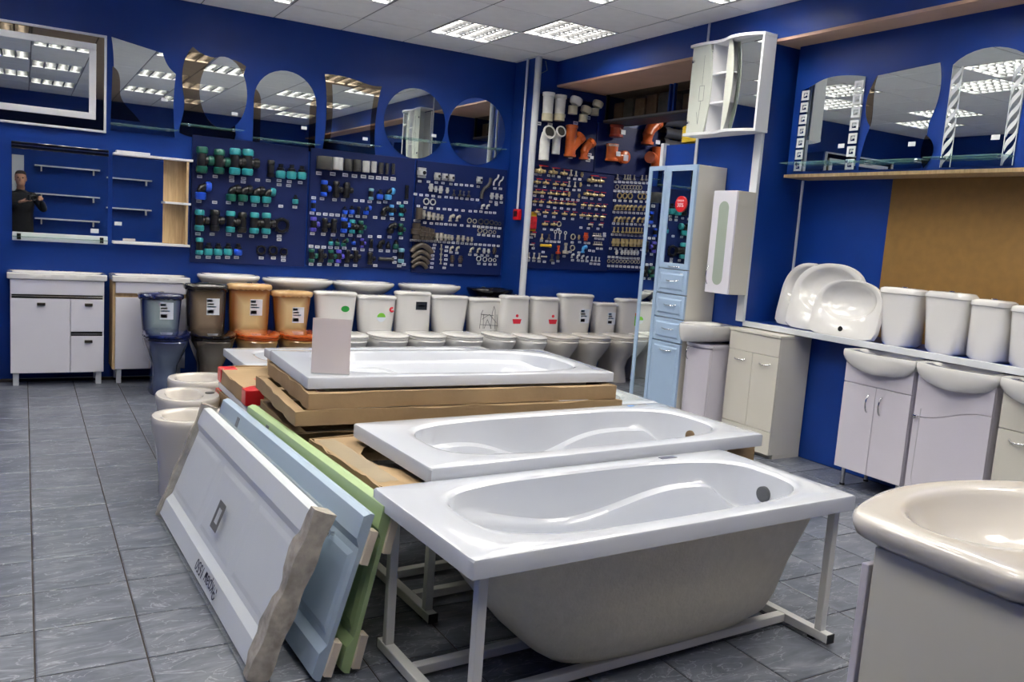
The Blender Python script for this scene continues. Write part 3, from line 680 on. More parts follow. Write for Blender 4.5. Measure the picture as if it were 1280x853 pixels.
stickers = {0: voda(.035, .62), 1: voda(.045, .66), 2: voda(.045, .66), 3: voda(.045, .60),
 4: [('sticker', ST_G, .07, .66, .075, .055, 'oval')], 5: [('sticker', ST_W, .03, .59, .085, .085, 'oval'), ('sticker_print', ST_LG, .03, .59, .08, .08, 'half'), ('sticker_logo', ST_R, .13, .66, .032, .034, 'arc')],
 6: [('sticker', ST_K, .06, .70, .11, .075, 'rect'), ('sticker_print', mat('sticker_silver', (150, 160, 168), .4), .06, .70, .08, .012, 'rect')], 8: [('drawing', INK, .03, .58, .2, .2, 'tower')],
 9: [('sticker_print', ST_R, .0, .575, .10, .045, 'cup'), ('sticker_print', ST_R, .0, .63, .03, .03, 'oval')], 10: [('sticker_print', ST_R, .07, .575, .10, .045, 'cup'), ('sticker_print', ST_R, .07, .63, .03, .03, 'oval')],
 11: voda(.08, .635, 1.05), 12: voda(.055, .615, .95), 13: [('sticker', ST_LG, .06, .60, .09, .12, 'rect'), ('sticker_print', ST_O, .06, .66, .09, .03, 'rect'), ('sticker_print', ST_D, .06, .59, .06, .05, 'rect')]}
for k, (l, r, yt, tap, kind, lab) in enumerate(specs):
    x, w_, z = px_toilet(l, r, yt)
    z = z+.012
    yf = YT if l < 620 else 7.01
    gap = min([abs(px_toilet(*q[:3])[0]-x) for q in specs if q is not specs[k]]); bw = min(1., (gap-.006)/.366)
    if kind == 'w': toilet(lab, x, yf, w_, w_*tap, z, (CER, CERW if k > 9 else CER), stickers.get(k), bw=bw)
    else:
        mc, mb, ms = SCREEN[kind]
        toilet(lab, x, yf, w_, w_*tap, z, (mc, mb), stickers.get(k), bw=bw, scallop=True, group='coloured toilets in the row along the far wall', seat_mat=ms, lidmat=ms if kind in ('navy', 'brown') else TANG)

# wall-hung basins behind the toilets
def wall_basin(label, x, w_, ztop, m=CER, dp=.37, h=.15, group='wall basins behind the toilets', ywall=YB, flat=False):
    t = thing('wall_basin', label, 'basin', (x, ywall-.003, ztop), 0., group)
    a, b = w_/2, dp/2; cy = -b
    n = 2.8
    r = [se(0, cy+.05, a*.35, b*.5, 2.2, -h), se(0, cy+.04, a*.62, b*.7, 2.3, -h*.86), se(0, cy+.02, a*.86, b*.9, 2.5, -h*.5), se(0, cy, a*.98, b*.99, n, -h*.22), se(0, cy, a, b, n, -.022), se(0, cy, a, b, n, -.008), se(0, cy, a-.008, b-.008, n, 0),
         se(0, cy, a-.03, b-.03, n, .0), se(0, cy-.02, a-.06, b-.07, 2.3, -.006), se(0, cy-.02, a-.075, b-.085, 2.2, -.03), se(0, cy-.02, a-.13, b-.12, 2.1, -.09), se(0, cy-.02, .03, .03, 2, -.11)]
    MB().loft(r).build('bowl', m, t, smooth=50)
    MB().lathe([(.02, 0), (.02, .004), (0, .004)], 14, Matrix.Translation((0, cy-.02, -.111))).build('drain', CHROME, t)
    MB().lathe([(.018, 0), (.018, .003), (0, .003)], 14, Matrix.Translation((0, -.05, -.001))).build('tap_hole', BLACK, t)
    return t
for l, r, y, lab, m in ((247, 324, 345, 'white wall basin behind the black-brown and tan toilets', CER), (329, 415, 350, 'white wall basin behind the last tan toilet', CER), (416, 491, 354, 'white oval wall basin in the middle of the basin row', CER), (492, 581, 357, 'white wide wall basin next to the black one', CER), (585, 640, 362, 'gloss black wall basin left of the thick riser pipe', GLBLACK)):
    a = on_y(l, y, YB-.2); b = on_y(r, y, YB-.2)
    wall_basin(lab, (a[0]+b[0])/2, min(b[0]-a[0], .62 if m is CER else .46), a[2]+.02, m)

# vanities below the left mirrors
def handle_cup(par, x, y, z): return MB().box(x-.028, x+.028, y-.012, y, z-.010, z+.013).build('handle', DCHR, par, smooth=0, bevel=.003)
t = thing('vanity_cabinet', 'white vanity cabinet with door, two drawers and black slots, far left', 'cabinet', (.218, YB-.01, 0))
Wd = .64; dp = .31
MB().box(-Wd/2, Wd/2, -dp, 0, .10, .82).build('body', LAM, t, smooth=0, bevel=.002)
MB().box(-Wd/2+.002, Wd/2-.002, -dp-.018, -dp, .71, .82).build('front_fascia', LAM, t, smooth=0, bevel=.002)
MB().box(-Wd/2+.01, Wd/2-.01, -dp-.010, -dp+.001, .680, .710).build('slot_strip', GLBLACK, t, smooth=0)
MB().box(-Wd/2+.01, Wd/2-.01, -dp-.012, -dp-.009, .693, .699).build('chrome_line', CHROME, t, smooth=0)
d_ = MB().box(-Wd/2+.002, .080, -dp-.018, -dp, .102, .677).build('door', LAM, t, smooth=0, bevel=.002); handle_cup(d_, -.115, -dp-.018, .635)
d_ = MB().box(.085, Wd/2-.002, -dp-.018, -dp, .425, .677).build('drawer', LAM, t, smooth=0, bevel=.002); handle_cup(d_, .21, -dp-.018, .635)
MB().box(.088, Wd/2-.012, -dp-.012, -dp+.001, .390, .422).build('slot_strip', GLBLACK, t, smooth=0)
MB().box(.088, Wd/2-.012, -dp-.014, -dp-.011, .402, .408).build('chrome_line', CHROME, t, smooth=0)
d_ = MB().box(.085, Wd/2-.002, -dp-.018, -dp, .102, .387).build('drawer', LAM, t, smooth=0, bevel=.002); handle_cup(d_, .21, -dp-.018, .345)
for sx in (-1, 1):
    for sy in (-dp+.03, -.04): MB().box(sx*.285-.02, sx*.285+.02, sy-.02, sy+.02, 0, .10).build('leg', TRIM, t, smooth=0, bevel=.003)
def slab_basin(label, x, w_, dp, z0, z1, ywall=YB, m=CER):
    t = thing('slab_basin', label, 'basin', (x, ywall-.004, z0), 0., group='slab basins on the left vanities')
    a, b = w_/2, dp/2; th = corner_angles(a, b, 64); cy = -b; h = z1-z0; S = lambda A, B, n, z, c=cy: se(0, c, A, B, n, z, th=th)
    MB().loft([S(a-.01, b-.01, 50, 0), S(a, b, 50, .008), S(a, b, 50, h-.006), S(a-.006, b-.006, 40, h), S(a-.03, b-.06, 8, h, cy-.02), S(a-.04, b-.07, 7, h-.008, cy-.02), S(a-.08, b-.10, 5, h-.035, cy-.02), S(.03, .03, 2, h-.04, cy-.02)]).build('slab', m, t, smooth=45)
    MB().lathe([(.017, 0), (.017, .003), (0, .003)], 14, Matrix.Translation((0, -.04, h-.001))).build('tap_hole', BLACK, t)
slab_basin('flat white slab basin on the far left vanity with drawers', .218, .685, .345, .822, .872)
t = thing('vanity_cabinet', 'white and oak vanity cabinet partly hidden by the dark blue toilet', 'cabinet', (.875, YB-.01, 0))
Wd = .55
MB().box(-Wd/2, -Wd/2+.018, -dp, 0, .115, .82).build('side_panel', OAK, t, smooth=0); MB().box(Wd/2-.018, Wd/2, -dp, 0, .115, .82).build('side_panel', OAK, t, smooth=0)
MB().box(-Wd/2+.018, Wd/2-.018, -dp+.01, 0, .115, .82).build('body', OAK, t, smooth=0)
MB().box(-Wd/2+.020, Wd/2-.002, -dp-.016, -dp+.01, .735, .82).build('front_fascia', LAM, t, smooth=0, bevel=.002)
for x0, x1 in ((-Wd/2+.02, -.003), (.003, Wd/2-.002)): MB().box(x0, x1, -dp-.012, -dp+.01, .12, .70).build('door', LAM, t, smooth=0, bevel=.002)
for sx in (-1, 1):
    for sy in (-dp+.03, -.04): MB().box(sx*.225-.018, sx*.225+.018, sy-.018, sy+.018, 0, .115).build('leg', TRIM, t, smooth=0, bevel=.003)
slab_basin('flat white slab basin on the oak vanity behind the dark blue toilet', .886, .585, .345, .822, .872)

# ================================================================== MIRRORS ON THE FAR WALL
def arc(cx, cz, rx, rz, a0, a1, n=16): return [(cx+rx*math.cos(a0+(a1-a0)*k/n), cz+rz*math.sin(a0+(a1-a0)*k/n)) for k in range(n+1)]
def bez(p0, p1, p2, p3, n=10):
    return [tuple((1-t)**3*a+3*(1-t)**2*t*b+3*(1-t)*t*t*c+t**3*d for a, b, c, d in zip(p0, p1, p2, p3)) for t in [k/n for k in range(n+1)]]
def glass_shelf(par, x0, x1, z, dp=.11, y=-.012):
    g = MB().box(x0, x1, y-dp, y, z-.003, z+.003).build('glass_shelf', GLASS, par, smooth=0)
    for x in (x0+(x1-x0)*.14, x1-(x1-x0)*.14): MB().box(x-.012, x+.012, y-.03, y, z-.010, z+.010).build('bracket', CHROME, g, smooth=0, bevel=.003)
def price(par, x, z, y=-.013, w_=.05, h=.028): MB().box(x-w_/2, x+w_/2, y-.001, y, z-h/2, z+h/2).build('price_tag', TAGM, par, smooth=0)
def mirror(label, x, z, polys, shelf=None, tagp=None, loc=None, rotz=0.):
    """polys: (name, polygon (x,z) local, y0, y1, material)"""
    t = thing('wall_mirror', label, 'mirror', loc or (x, YB, z), rotz, group='mirrors hung on the blue wall')
    for nm, p, y0, y1, m in polys: MB().prism(p, y0, y1).build(nm, m, t, smooth=0)
    if shelf: glass_shelf(t, *shelf)
    if tagp: price(t, *tagp)
    return t
def rect(x0, x1, z0, z1): return [(x0, z0), (x1, z0), (x1, z1), (x0, z1)]
def frame4(t, nm, m, x0, x1, z0, z1, w_, y0, y1, bev=.003):
    for b in ((x0, x1, z0, z0+w_), (x0, x1, z1-w_, z1), (x0, x0+w_, z0+w_, z1-w_), (x1-w_, x1, z0+w_, z1-w_)):
        MB().box(b[0], b[1], y0, y1, b[2], b[3]).build(nm, m, t, smooth=0, bevel=bev)
# 1 large white framed mirror with bronze border
t = thing('wall_mirror', 'large mirror with double white frame and bronze glass border, top left corner', 'mirror', (-.11, YB, 2.0), 0, 'mirrors hung on the blue wall')
MB().box(-.67, .67, -.012, 0, 0, .735).build('bronze_glass', BRONZE, t, smooth=0)
frame4(t, 'outer_frame', WHITE, -.675, .675, -.01, .745, .018, -.03, -.0005)
frame4(t, 'inner_frame', WHITE, -.56, .60, .085, .67, .05, -.032, -.0125)
MB().box(-.51, .55, -.018, -.0125, .135, .62).build('mirror_glass', MIRROR, t, smooth=0)
# 2 irregular mirror with a bronze corner
x = .60; 
pm_ = [(.0, -.06)]+[(.485, -.06)]+bez((.485, -.06), (.465, .12), (.465, .28), (.485, .45))+bez((.485, .45), (.42, .49), (.40, .54), (.38, .60))+[(.0, .665)]+bez((.0, .665), (.03, .5), (.02, .25), (.0, .10))
mirror('wavy mirror with clipped top right corner and small bronze inset, glass shelf below', .598, 2.08, [('mirror_glass', pm_, -.012, 0, MIRROR), ('bronze_inset', [(.0, .03)]+bez((.22, .03), (.16, .12), (.07, .15), (.065, .25))+bez((.065, .25), (.07, .36), (.06, .42), (.01, .44)), -.0135, -.012, BRONZE)], (-.01, .50, -.01), (.40, .235, -.0125))
# 3 bronze wavy panel with oval mirror
pb = bez((.0, .0), (.15, -.06), (.25, .03), (.44, -.03))+bez((.46, .0), (.44, .12), (.44, .22), (.46, .40))[1:]+bez((.46, .40), (.50, .50), (.51, .56), (.525, .62))[1:]+bez((.525, .62), (.37, .72), (.26, .58), (.09, .71))[1:]+bez((.09, .71), (.0, .60), (.0, .45), (.03, .30))[1:]+bez((.03, .30), (.05, .18), (.0, .08), (.0, .02))[1:]
mirror('wavy bronze mirror panel with a clear oval mirror on it and a glass shelf', 1.12, 2.06, [('bronze_glass', pb, -.008, 0, BRONZE), ('oval_mirror', arc(.345, .37, .195, .30, 0, 2*PI*35/36, 35), -.014, -.008, MIRROR)], (.0, .50, .07), (.44, .21, -.0145))
# 4 arched mirror
aw = .275
arch = [(-aw, 0), (aw, 0), (aw, .40)]+arc(0, .40, aw, .27, 0, PI)[1:-1]+[(-aw, .40)]
mirror('round-topped arch mirror with narrow bronze side bands and glass shelf', 1.995, 2.025, [('mirror_glass', arch, -.010, 0, MIRROR), ('bronze_band', [(-aw, 0), (-aw+.06, 0), (-aw+.06, .38)]+bez((-aw+.06, .38), (-aw+.055, .43), (-aw+.04, .46), (-aw+.01, .48))+[(-aw, .40)], -.0115, -.010, BRONZE), ('bronze_band', [(aw, 0), (aw, .40), (aw-.01, .48)]+bez((aw-.01, .48), (aw-.04, .46), (aw-.055, .43), (aw-.06, .38))+[(aw-.06, 0)], -.0115, -.010, BRONZE)], (-.29, .29, .06), (.17, .20, -.0125))
# 5 bronze framed wavy mirror
pw = bez((-.25, .0), (-.1, .03), (.1, -.07), (.255, -.0))+bez((.255, .0), (.22, .2), (.24, .45), (.285, .635))[1:]+bez((.285, .635), (.15, .60), (.0, .70), (-.26, .665))[1:]+bez((-.26, .665), (-.22, .45), (-.22, .2), (-.25, .02))[1:]
pi_ = bez((-.19, .07), (-.1, .07), (.1, .06), (.20, .07))+bez((.20, .07), (.18, .2), (.19, .40), (.215, .55))[1:]+bez((.215, .55), (.1, .54), (.0, .60), (-.19, .585))[1:]+bez((-.19, .585), (-.17, .4), (-.17, .2), (-.19, .08))[1:]
mirror('mirror inside a wavy bronze glass frame, left of the two round mirrors', 2.595, 2.055, [('bronze_glass', pw, -.008, 0, BRONZE), ('mirror_glass', pi_, -.013, -.008, MIRROR)], (-.27, .27, .08), (.145, .14, -.0135))
# 6, 7 round mirrors
mirror('round mirror with glass shelf, left one of the round pair', 3.235, 2.395, [('mirror_glass', arc(0, 0, .317, .327, 0, 2*PI*47/48, 47), -.010, 0, MIRROR)], (-.27, .29, -.15), (.2, -.09, -.0105))
mirror('round mirror with glass shelf, right one of the round pair next to the pipes', 3.90, 2.40, [('mirror_glass', arc(0, 0, .322, .324, 0, 2*PI*47/48, 47), -.010, 0, MIRROR)], (-.27, .29, -.15))
# 8 mirror with a black light bar and white bottom shelf
t = thing('wall_mirror', 'rectangular mirror with black top bar and white shelf box, reflecting the photographer', 'mirror', (.247, YB-.004, 1.105), -.009, 'mirrors hung on the blue wall')
MB().box(-.335, .335, -.012, 0, .0, .75).build('mirror_glass', MIRROR, t, smooth=0)
b_ = MB().box(-.337, .337, -.05, 0, .70, .752).build('light_bar', GLBLACK, t, smooth=0, bevel=.004)
MB().box(-.337, .337, -.052, -.048, .722, .73).build('chrome_line', CHROME, b_, smooth=0)
s_ = MB().box(-.335, .335, -.03, -.0125, -.005, .06).build('shelf_box', WHITE, t, smooth=0, bevel=.003)
MB().box(-.335, .335, -.10, -.031, .024, .030).build('glass_shelf', GLASS, s_, smooth=0)
for x in (-.29, .29): MB().box(x-.014, x+.014, -.05, -.03, .005, .05).build('bracket', DCHR, s_, smooth=0, bevel=.002)
price(t, .24, .10, -.0125, .06, .035)
# 9 mirror with oak side shelves
t = thing('mirror_shelf_unit', 'mirror with white shelves and an oak side panel on the right', 'mirror cabinet', (.615, YB, 1.115), 0, 'mirrors hung on the blue wall')
MB().box(0, .40, -.012, 0, .02, .70).build('mirror_glass', MIRROR, t, smooth=0)
MB().box(.385, .57, -.014, 0, .02, .72).build('oak_back', OAK, t, smooth=0); MB().box(.552, .57, -.11, -.014, .02, .72).build('oak_side', OAK, t, smooth=0)
for z, x0, x1 in ((.0, 0, .59), (.35, .385, .59), (.71, .0, .60)): MB().box(x0, x1, -.12, 0, z, z+.018).build('shelf', WHITE, t, smooth=0, bevel=.002)
MB().box(.02, .27, -.10, 0, .728, .748).build('lamp_canopy', WHITE, t, smooth=0, bevel=.003)
price(t, .045, .16, -.0125, .055, .03)

# ================================================================== FITTING BOARDS
def board(label, x0, x1, z0, z1, ywall, th=.02):
    t = thing('display_board', label, 'display board', ((x0+x1)/2, ywall-.003, z0), 0, 'navy display boards for pipe fittings')
    a = (x1-x0)/2
    MB().box(-a, a, -th, 0, 0, z1-z0).build('panel', BOARD, t, smooth=0, bevel=.003)
    return t, (x0+x1)/2, z0, ywall-th-.003
B1 = board('navy display board with large teal and green fittings, left of three', 1.222, 2.212, .985, 2.055, YB)
B2 = board('navy display board with grey pipe samples along the top, middle of three', 2.232, 3.250, 1.0, 2.06, YB)
B3 = board('navy display board with many small grey metal fittings, right of three', 3.270, 4.27, .975, 2.055, YB)
B4 = board('navy display board with brass valves and red levers, on the pier', 4.345, 5.335, 1.09, 2.09, YP)
B5 = board('navy display board with small brass fittings, beside the tall blue cabinet', 5.345, 6.0, 1.11, 2.09, YP)
B6 = board('navy upper display board with white and orange drain pipes on the pier', 4.345, 5.05, 2.10, 2.79, YP)
B7 = board('navy upper display board with orange drain fittings in the alcove', 5.06, 6.0, 2.10, 2.60, YP)
tagm = MB().box(-.021, .021, -.0015, 0, -.0125, .0125).box(-.014, .014, -.0018, -.0015, -.004, .004, 1).mesh('price_tag', [TAGM, TAGP], 0)
def tags(B, crop, pts, sc=1.):
    ox, oy, k = crop; t, bx, bz, by = B
    for (cx, cy) in pts:
        p = on_y(ox+cx/k, oy+cy/k, by); o = piece('price_tag', tagm, t, (p[0]-bx, by-t.location.y, p[2]-bz))
        if sc != 1.: o.scale = (sc, 1, sc)
COLS = {'dummy': (0, 0, 0), 'teal': (44, 140, 148), 'green': (20, 84, 72), 'blue': (24, 72, 190), 'lblue': (70, 150, 210), 'violet': (72, 66, 170), 'ltq': (110, 160, 176), 'grey': (86, 88, 90), 'light': (186, 188, 188), 'black': (22, 22, 24), 'dgrey': (62, 62, 60), 'white': (226, 226, 220), 'cream': (206, 200, 170), 'orange': (188, 92, 40), 'rust': (160, 62, 34), 'brass': (190, 172, 128), 'nickel': (188, 184, 172), 'brown': (74, 66, 58), 'yellow': (214, 176, 40), 'pipe': (70, 72, 74)}
def cm(c): return mat('fitting_'+c, COLS[c], .28 if c not in ('brass', 'nickel') else .25, .35 if c in ('brass', 'nickel') else 0., var=.08, vscale=20)
RY = lambda a: Matrix.Rotation(a, 4, 'Y')
def cap_prof(r, h): return [(r*.86, 0), (r, h*.12), (r, h*.78), (r*.82, h), (r*.5, h)]
CACHE = {}
WORD = {'teal': 'teal-capped', 'green': 'green-capped', 'blue': 'blue-capped', 'lblue': 'sky-blue-capped', 'violet': 'violet-capped', 'ltq': 'pale-blue-capped', 'black': 'all-black', 'grey': 'grey', 'light': 'light grey', 'dgrey': 'dark grey', 'white': 'white', 'cream': 'cream', 'orange': 'orange', 'rust': 'rust-orange', 'brass': 'brass', 'nickel': 'nickel', 'brown': 'dark brown', 'yellow': 'yellow', 'pipe': 'grey'}
KIND = {'tee': 'tee fitting', 'cpl': 'coupling', 'half': 'end fitting', 'elb': 'elbow fitting', 'elr': 'elbow fitting', 'sad': 'saddle clamp', 'cyl': 'pipe sample', 'ring': 'ring', 'stp': 'stepped connector', 'valve': 'ball valve', 'tap': 'angle tap', 'clamp': 'pipe clip', 'arc': 'pipe bend', 'hcyl': 'pipe piece', 'key': 'ring spanner', 'stub': 'stub fitting', 'lbow': 'small elbow', 'man': 'manifold', 'hose': 'hose'}
def fitting(kind, c, x, y, z, s, label, group):
    """one fitting hung on a board; s: overall height in metres"""
    key = (kind, c)
    if key not in CACHE:
        parts = []; q = cm(c); bl = cm('black')
        def P(nm, mb, m): parts.append((nm, mb.mesh(nm, m, 40)))
        dy = Matrix.Translation((0, -.22, 0))
        if kind in ('tee', 'cpl', 'half'):
            body = MB().lathe([(.16, -.34), (.19, -.16), (.2, 0), (.19, .16), (.16, .34)], 12, dy)
            if kind == 'tee': body.lathe([(.15, 0), (.15, .30)], 10, dy @ RY(PI/2))
            P('body', body, bl)
            if kind == 'half': parts.clear(); P('body', MB().lathe([(.22, -.2), (.27, .0), (.27, .22), (.16, .26), (.16, .5)], 12, dy), bl); P('collar', MB().lathe(cap_prof(.35, .52), 12, dy @ Matrix.Translation((0, 0, .04)) @ RY(PI)), q)
            if kind != 'half' : P('collar', MB().lathe(cap_prof(.22, .26), 12, dy @ Matrix.Translation((0, 0, .24))), q)
            if kind != 'half': P('collar', MB().lathe(cap_prof(.22, .26), 12, dy @ Matrix.Translation((0, 0, -.24)) @ RY(PI)), q)
            if kind == 'tee': P('collar', MB().lathe(cap_prof(.19, .22), 12, dy @ Matrix.Translation((.22, 0, 0)) @ RY(PI/2)), q if c in ('green', 'blue', 'violet') else bl)
        elif kind in ('elb', 'elr'):
            path = [(0, -.22, -.25), (0, -.22, .0), (.05, -.22, .14), (.18, -.22, .22), (.34, -.22, .24)]
            P('body', MB().tube(path, .21, 10), bl)
            P('collar', MB().lathe(cap_prof(.30, .40), 12, dy @ Matrix.Translation((0, 0, -.08)) @ RY(PI)), q)
            P('collar', MB().lathe(cap_prof(.27, .30), 12, dy @ Matrix.Translation((.24, 0, .24)) @ RY(PI/2)), q if kind == 'elr' else bl)
        elif kind == 'sad':
            m = MB(); n = 16
            rr = [[Vector(((.38+.10*math.cos(b))*math.cos(a), -.18+.12*math.sin(b), (.38+.10*math.cos(b))*math.sin(a))) for b in [2*PI*j/6 for j in range(6)]] for a in [2*PI*i/n for i in range(n)]]
            m.loft(rr+[rr[0]], False, False)
            P('ring', m, bl)
            for a in (.7, 2.4, 3.9, 5.5): P('lug', MB().box(.46*math.cos(a)-.07, .46*math.cos(a)+.07, -.26, -.1, .46*math.sin(a)-.07, .46*math.sin(a)+.07), bl)
        elif kind in ('ring',):
            n = 16; rr = [[Vector(((.40+.10*math.cos(b))*math.cos(a), -.14+.12*math.sin(b), (.40+.10*math.cos(b))*math.sin(a))) for b in [2*PI*j/6 for j in range(6)]] for a in [2*PI*i/n for i in range(n)]]
            P('ring', MB().loft(rr+[rr[0]], False, False), q)
        elif kind == 'cyl':
            P('tube', MB().lathe([(.30, -.5), (.31, -.47), (.31, .47), (.30, .5), (.22, .5), (.22, .44)], 16, Matrix.Translation((0, -.3, 0)), cap0=True, cap1=True), q)
        elif kind == 'hcyl':
            P('tube', MB().lathe([(.11, -.5), (.11, .36), (.14, .38), (.14, .5)], 12, Matrix.Translation((0, -.15, 0)) @ RY(PI/2)), q)
        elif kind == 'stp':
            P('body', MB().lathe([(.24, -.5), (.24, -.2), (.34, -.18), (.34, .12), (.26, .15), (.26, .5), (.2, .5)], 12, Matrix.Translation((0, -.26, 0))), q)
        elif kind == 'stub':
            P('body', MB().lathe([(.3, -.5), (.3, -.25), (.14, -.2), (.12, .25), (.18, .3), (.16, .5)], 10, Matrix.Translation((0, -.26, 0))), q)
        elif kind == 'lbow':
            P('body', MB().tube([(-.05, -.25, -.5), (-.05, -.25, -.05), (.05, -.25, .18), (.25, -.25, .26), (.45, -.25, .26)], .2, 10).lathe([(.26, 0), (.26, .2)], 10, Matrix.Translation((-.05, -.25, -.5))).lathe([(.26, 0), (.26, .18)], 10, Matrix.Translation((.3, -.25, .26)) @ RY(PI/2)), q)
        elif kind == 'valve':
            P('body', MB().lathe([(.22, -.62), (.22, -.34), (.16, -.3), (.30, -.16), (.30, .16), (.16, .3), (.22, .34), (.22, .62)], 10, Matrix.Translation((0, -.3, -.15)) @ RY(PI/2)).lathe([(.1, 0), (.1, .42)], 8, Matrix.Translation((0, -.3, 0))), q)
            P('lever', MB().box(-.15, 1.0, -.40, -.20, .40, .50), RED)
        elif kind == 'tap':
            P('body', MB().lathe([(.2, -.5), (.2, .5)], 10, Matrix.Translation((0, -.3, -.05)) @ RY(PI/2)).tube([(.3, -.3, -.05), (.42, -.3, -.2), (.42, -.3, -.6)], .15, 8), q)
            P('lever', MB().box(-.1, .7, -.4, -.2, .28, .40), RED)
        elif kind == 'clamp':
            P('body', MB().lathe([(.26, -.25), (.40, -.2), (.40, .2), (.26, .25)], 12, Matrix.Translation((0, -.25, 0))).box(-.34, .34, -.4, -.1, .25, .42).box(-.34, .34, -.4, -.1, -.42, -.25), q)
            P('opening', MB().lathe([(.16, 0), (.16, .03), (0, .03)], 12, Matrix.Translation((.08, -.64, .0)) @ Matrix.Rotation(PI/2, 4, 'X')), bl)
        elif kind == 'arc':
            P('bend', MB().tube([(.55*math.cos(a), -.15, .40*math.sin(a)-.25+.1*abs(math.cos(a))*-1) for a in [PI*(.1+.8*k/10) for k in range(11)]], .13, 10), q)
        elif kind == 'hose':
            P('tube', MB().tube([(-.22, -.1, -.5), (-.2, -.1, -.2), (-.08, -.1, 0), (.1, -.1, .12), (.2, -.1, .3), (.22, -.1, .5)], .085, 8), q)
        elif kind == 'key':
            n = 14; rr = [[Vector((.17*math.cos(a)+.06*math.cos(a)*math.cos(b), -.06+.05*math.sin(b), .33+(.17+.06*math.cos(b))*math.sin(a))) for b in [2*PI*j/5 for j in range(5)]] for a in [2*PI*i/n for i in range(n)]]
            P('body', MB().loft(rr+[rr[0]], False, False).box(-.05, .05, -.1, -.02, -.5, .14), q)
        elif kind == 'man':
            m = MB().lathe([(.14, -.9), (.14, .9)], 10, Matrix.Translation((0, -.2, -.1)) @ RY(PI/2))
            for k in range(4): m.lathe([(.1, 0), (.1, .3), (.14, .32), (.14, .45)], 8, Matrix.Translation((-.66+.44*k, -.2, -.05)))
            P('body', m, q)
        CACHE[key] = parts
    t = thing('pipe_fitting', label, 'pipe fitting', (x, y, z), 0, group)
    t.scale = (s, s, s)
    for nm, me in CACHE[key]: piece(nm, me, t)
    return t
def fit_rows(B, crop, rows, where, group):
    """rows: list of (row name, [(kind, colour, cx, cy, height px in crop)])"""
    ox, oy, k = crop; t, bx, bz, by = B
    for rn, items in rows:
        for i, (kd, c, cx, cy, h) in enumerate(items):
            p = on_y(ox+cx/k, oy+cy/k, by-.02); q = on_y(ox+cx/k, oy+(cy+h)/k, by-.02)
            n = len(items); pos = 'leftmost' if i == 0 and n > 1 else 'rightmost' if i == n-1 and n > 1 else (ORD[i]+' from left' if n > 1 else 'only one')
            fitting(kd, c, p[0], by-.001, p[2], abs(p[2]-q[2]), '%s %s, %s in %s row of %s' % (WORD[c], KIND[kd], pos, rn, where), group)
C1 = (220, 160, 4.741)
fit_rows(B1, C1, [
 ('top', [('tee', 'green', 150, 190, 155), ('tee', 'green', 252, 200, 145), ('tee', 'teal', 345, 200, 155), ('tee', 'teal', 420, 205, 155), ('cpl', 'black', 560, 242, 100), ('half', 'teal', 620, 258, 85), ('half', 'teal', 684, 262, 85), ('half', 'teal', 745, 266, 80)]),
 ('second', [('elr', 'blue', 145, 372, 110), ('elb', 'green', 325, 385, 100), ('elb', 'green', 395, 388, 100), ('elb', 'teal', 467, 395, 100), ('elr', 'teal', 535, 400, 95), ('half', 'teal', 708, 425, 55)]),
 ('third', [('tee', 'teal', 137, 547, 125), ('tee', 'black', 228, 548, 125), ('tee', 'teal', 320, 555, 125), ('cpl', 'black', 390, 560, 120), ('tee', 'teal', 461, 563, 125), ('tee', 'teal', 531, 565, 125), ('sad', 'black', 627, 578, 95)]),
 ('bottom', [('cpl', 'teal', 137, 700, 100), ('half', 'teal', 192, 718, 75), ('half', 'teal', 250, 720, 72), ('half', 'teal', 308, 720, 72), ('half', 'blue', 368, 722, 70), ('sad', 'black', 505, 724, 60), ('sad', 'black', 577, 727, 60), ('sad', 'black', 640, 735, 50)]),
], 'the left fittings board', 'large compression fittings on the left board')
tags(B1, C1, [(140, 288), (232, 288), (330, 292), (330, 313), (400, 299), (398, 320), (483, 309), (547, 312), (611, 312), (611, 337), (671, 318), (667, 342), (736, 324), (135, 435), (229, 441), (311, 443), (385, 450), (462, 458), (533, 459), (621, 464), (704, 469), (130, 628), (214, 630), (312, 632), (377, 639), (448, 642), (528, 644), (611, 641), (611, 662), (131, 766), (191, 767), (249, 768), (305, 768), (358, 768), (505, 771), (577, 771), (636, 765), (636, 785)])
C2 = (375, 185, 5.5)
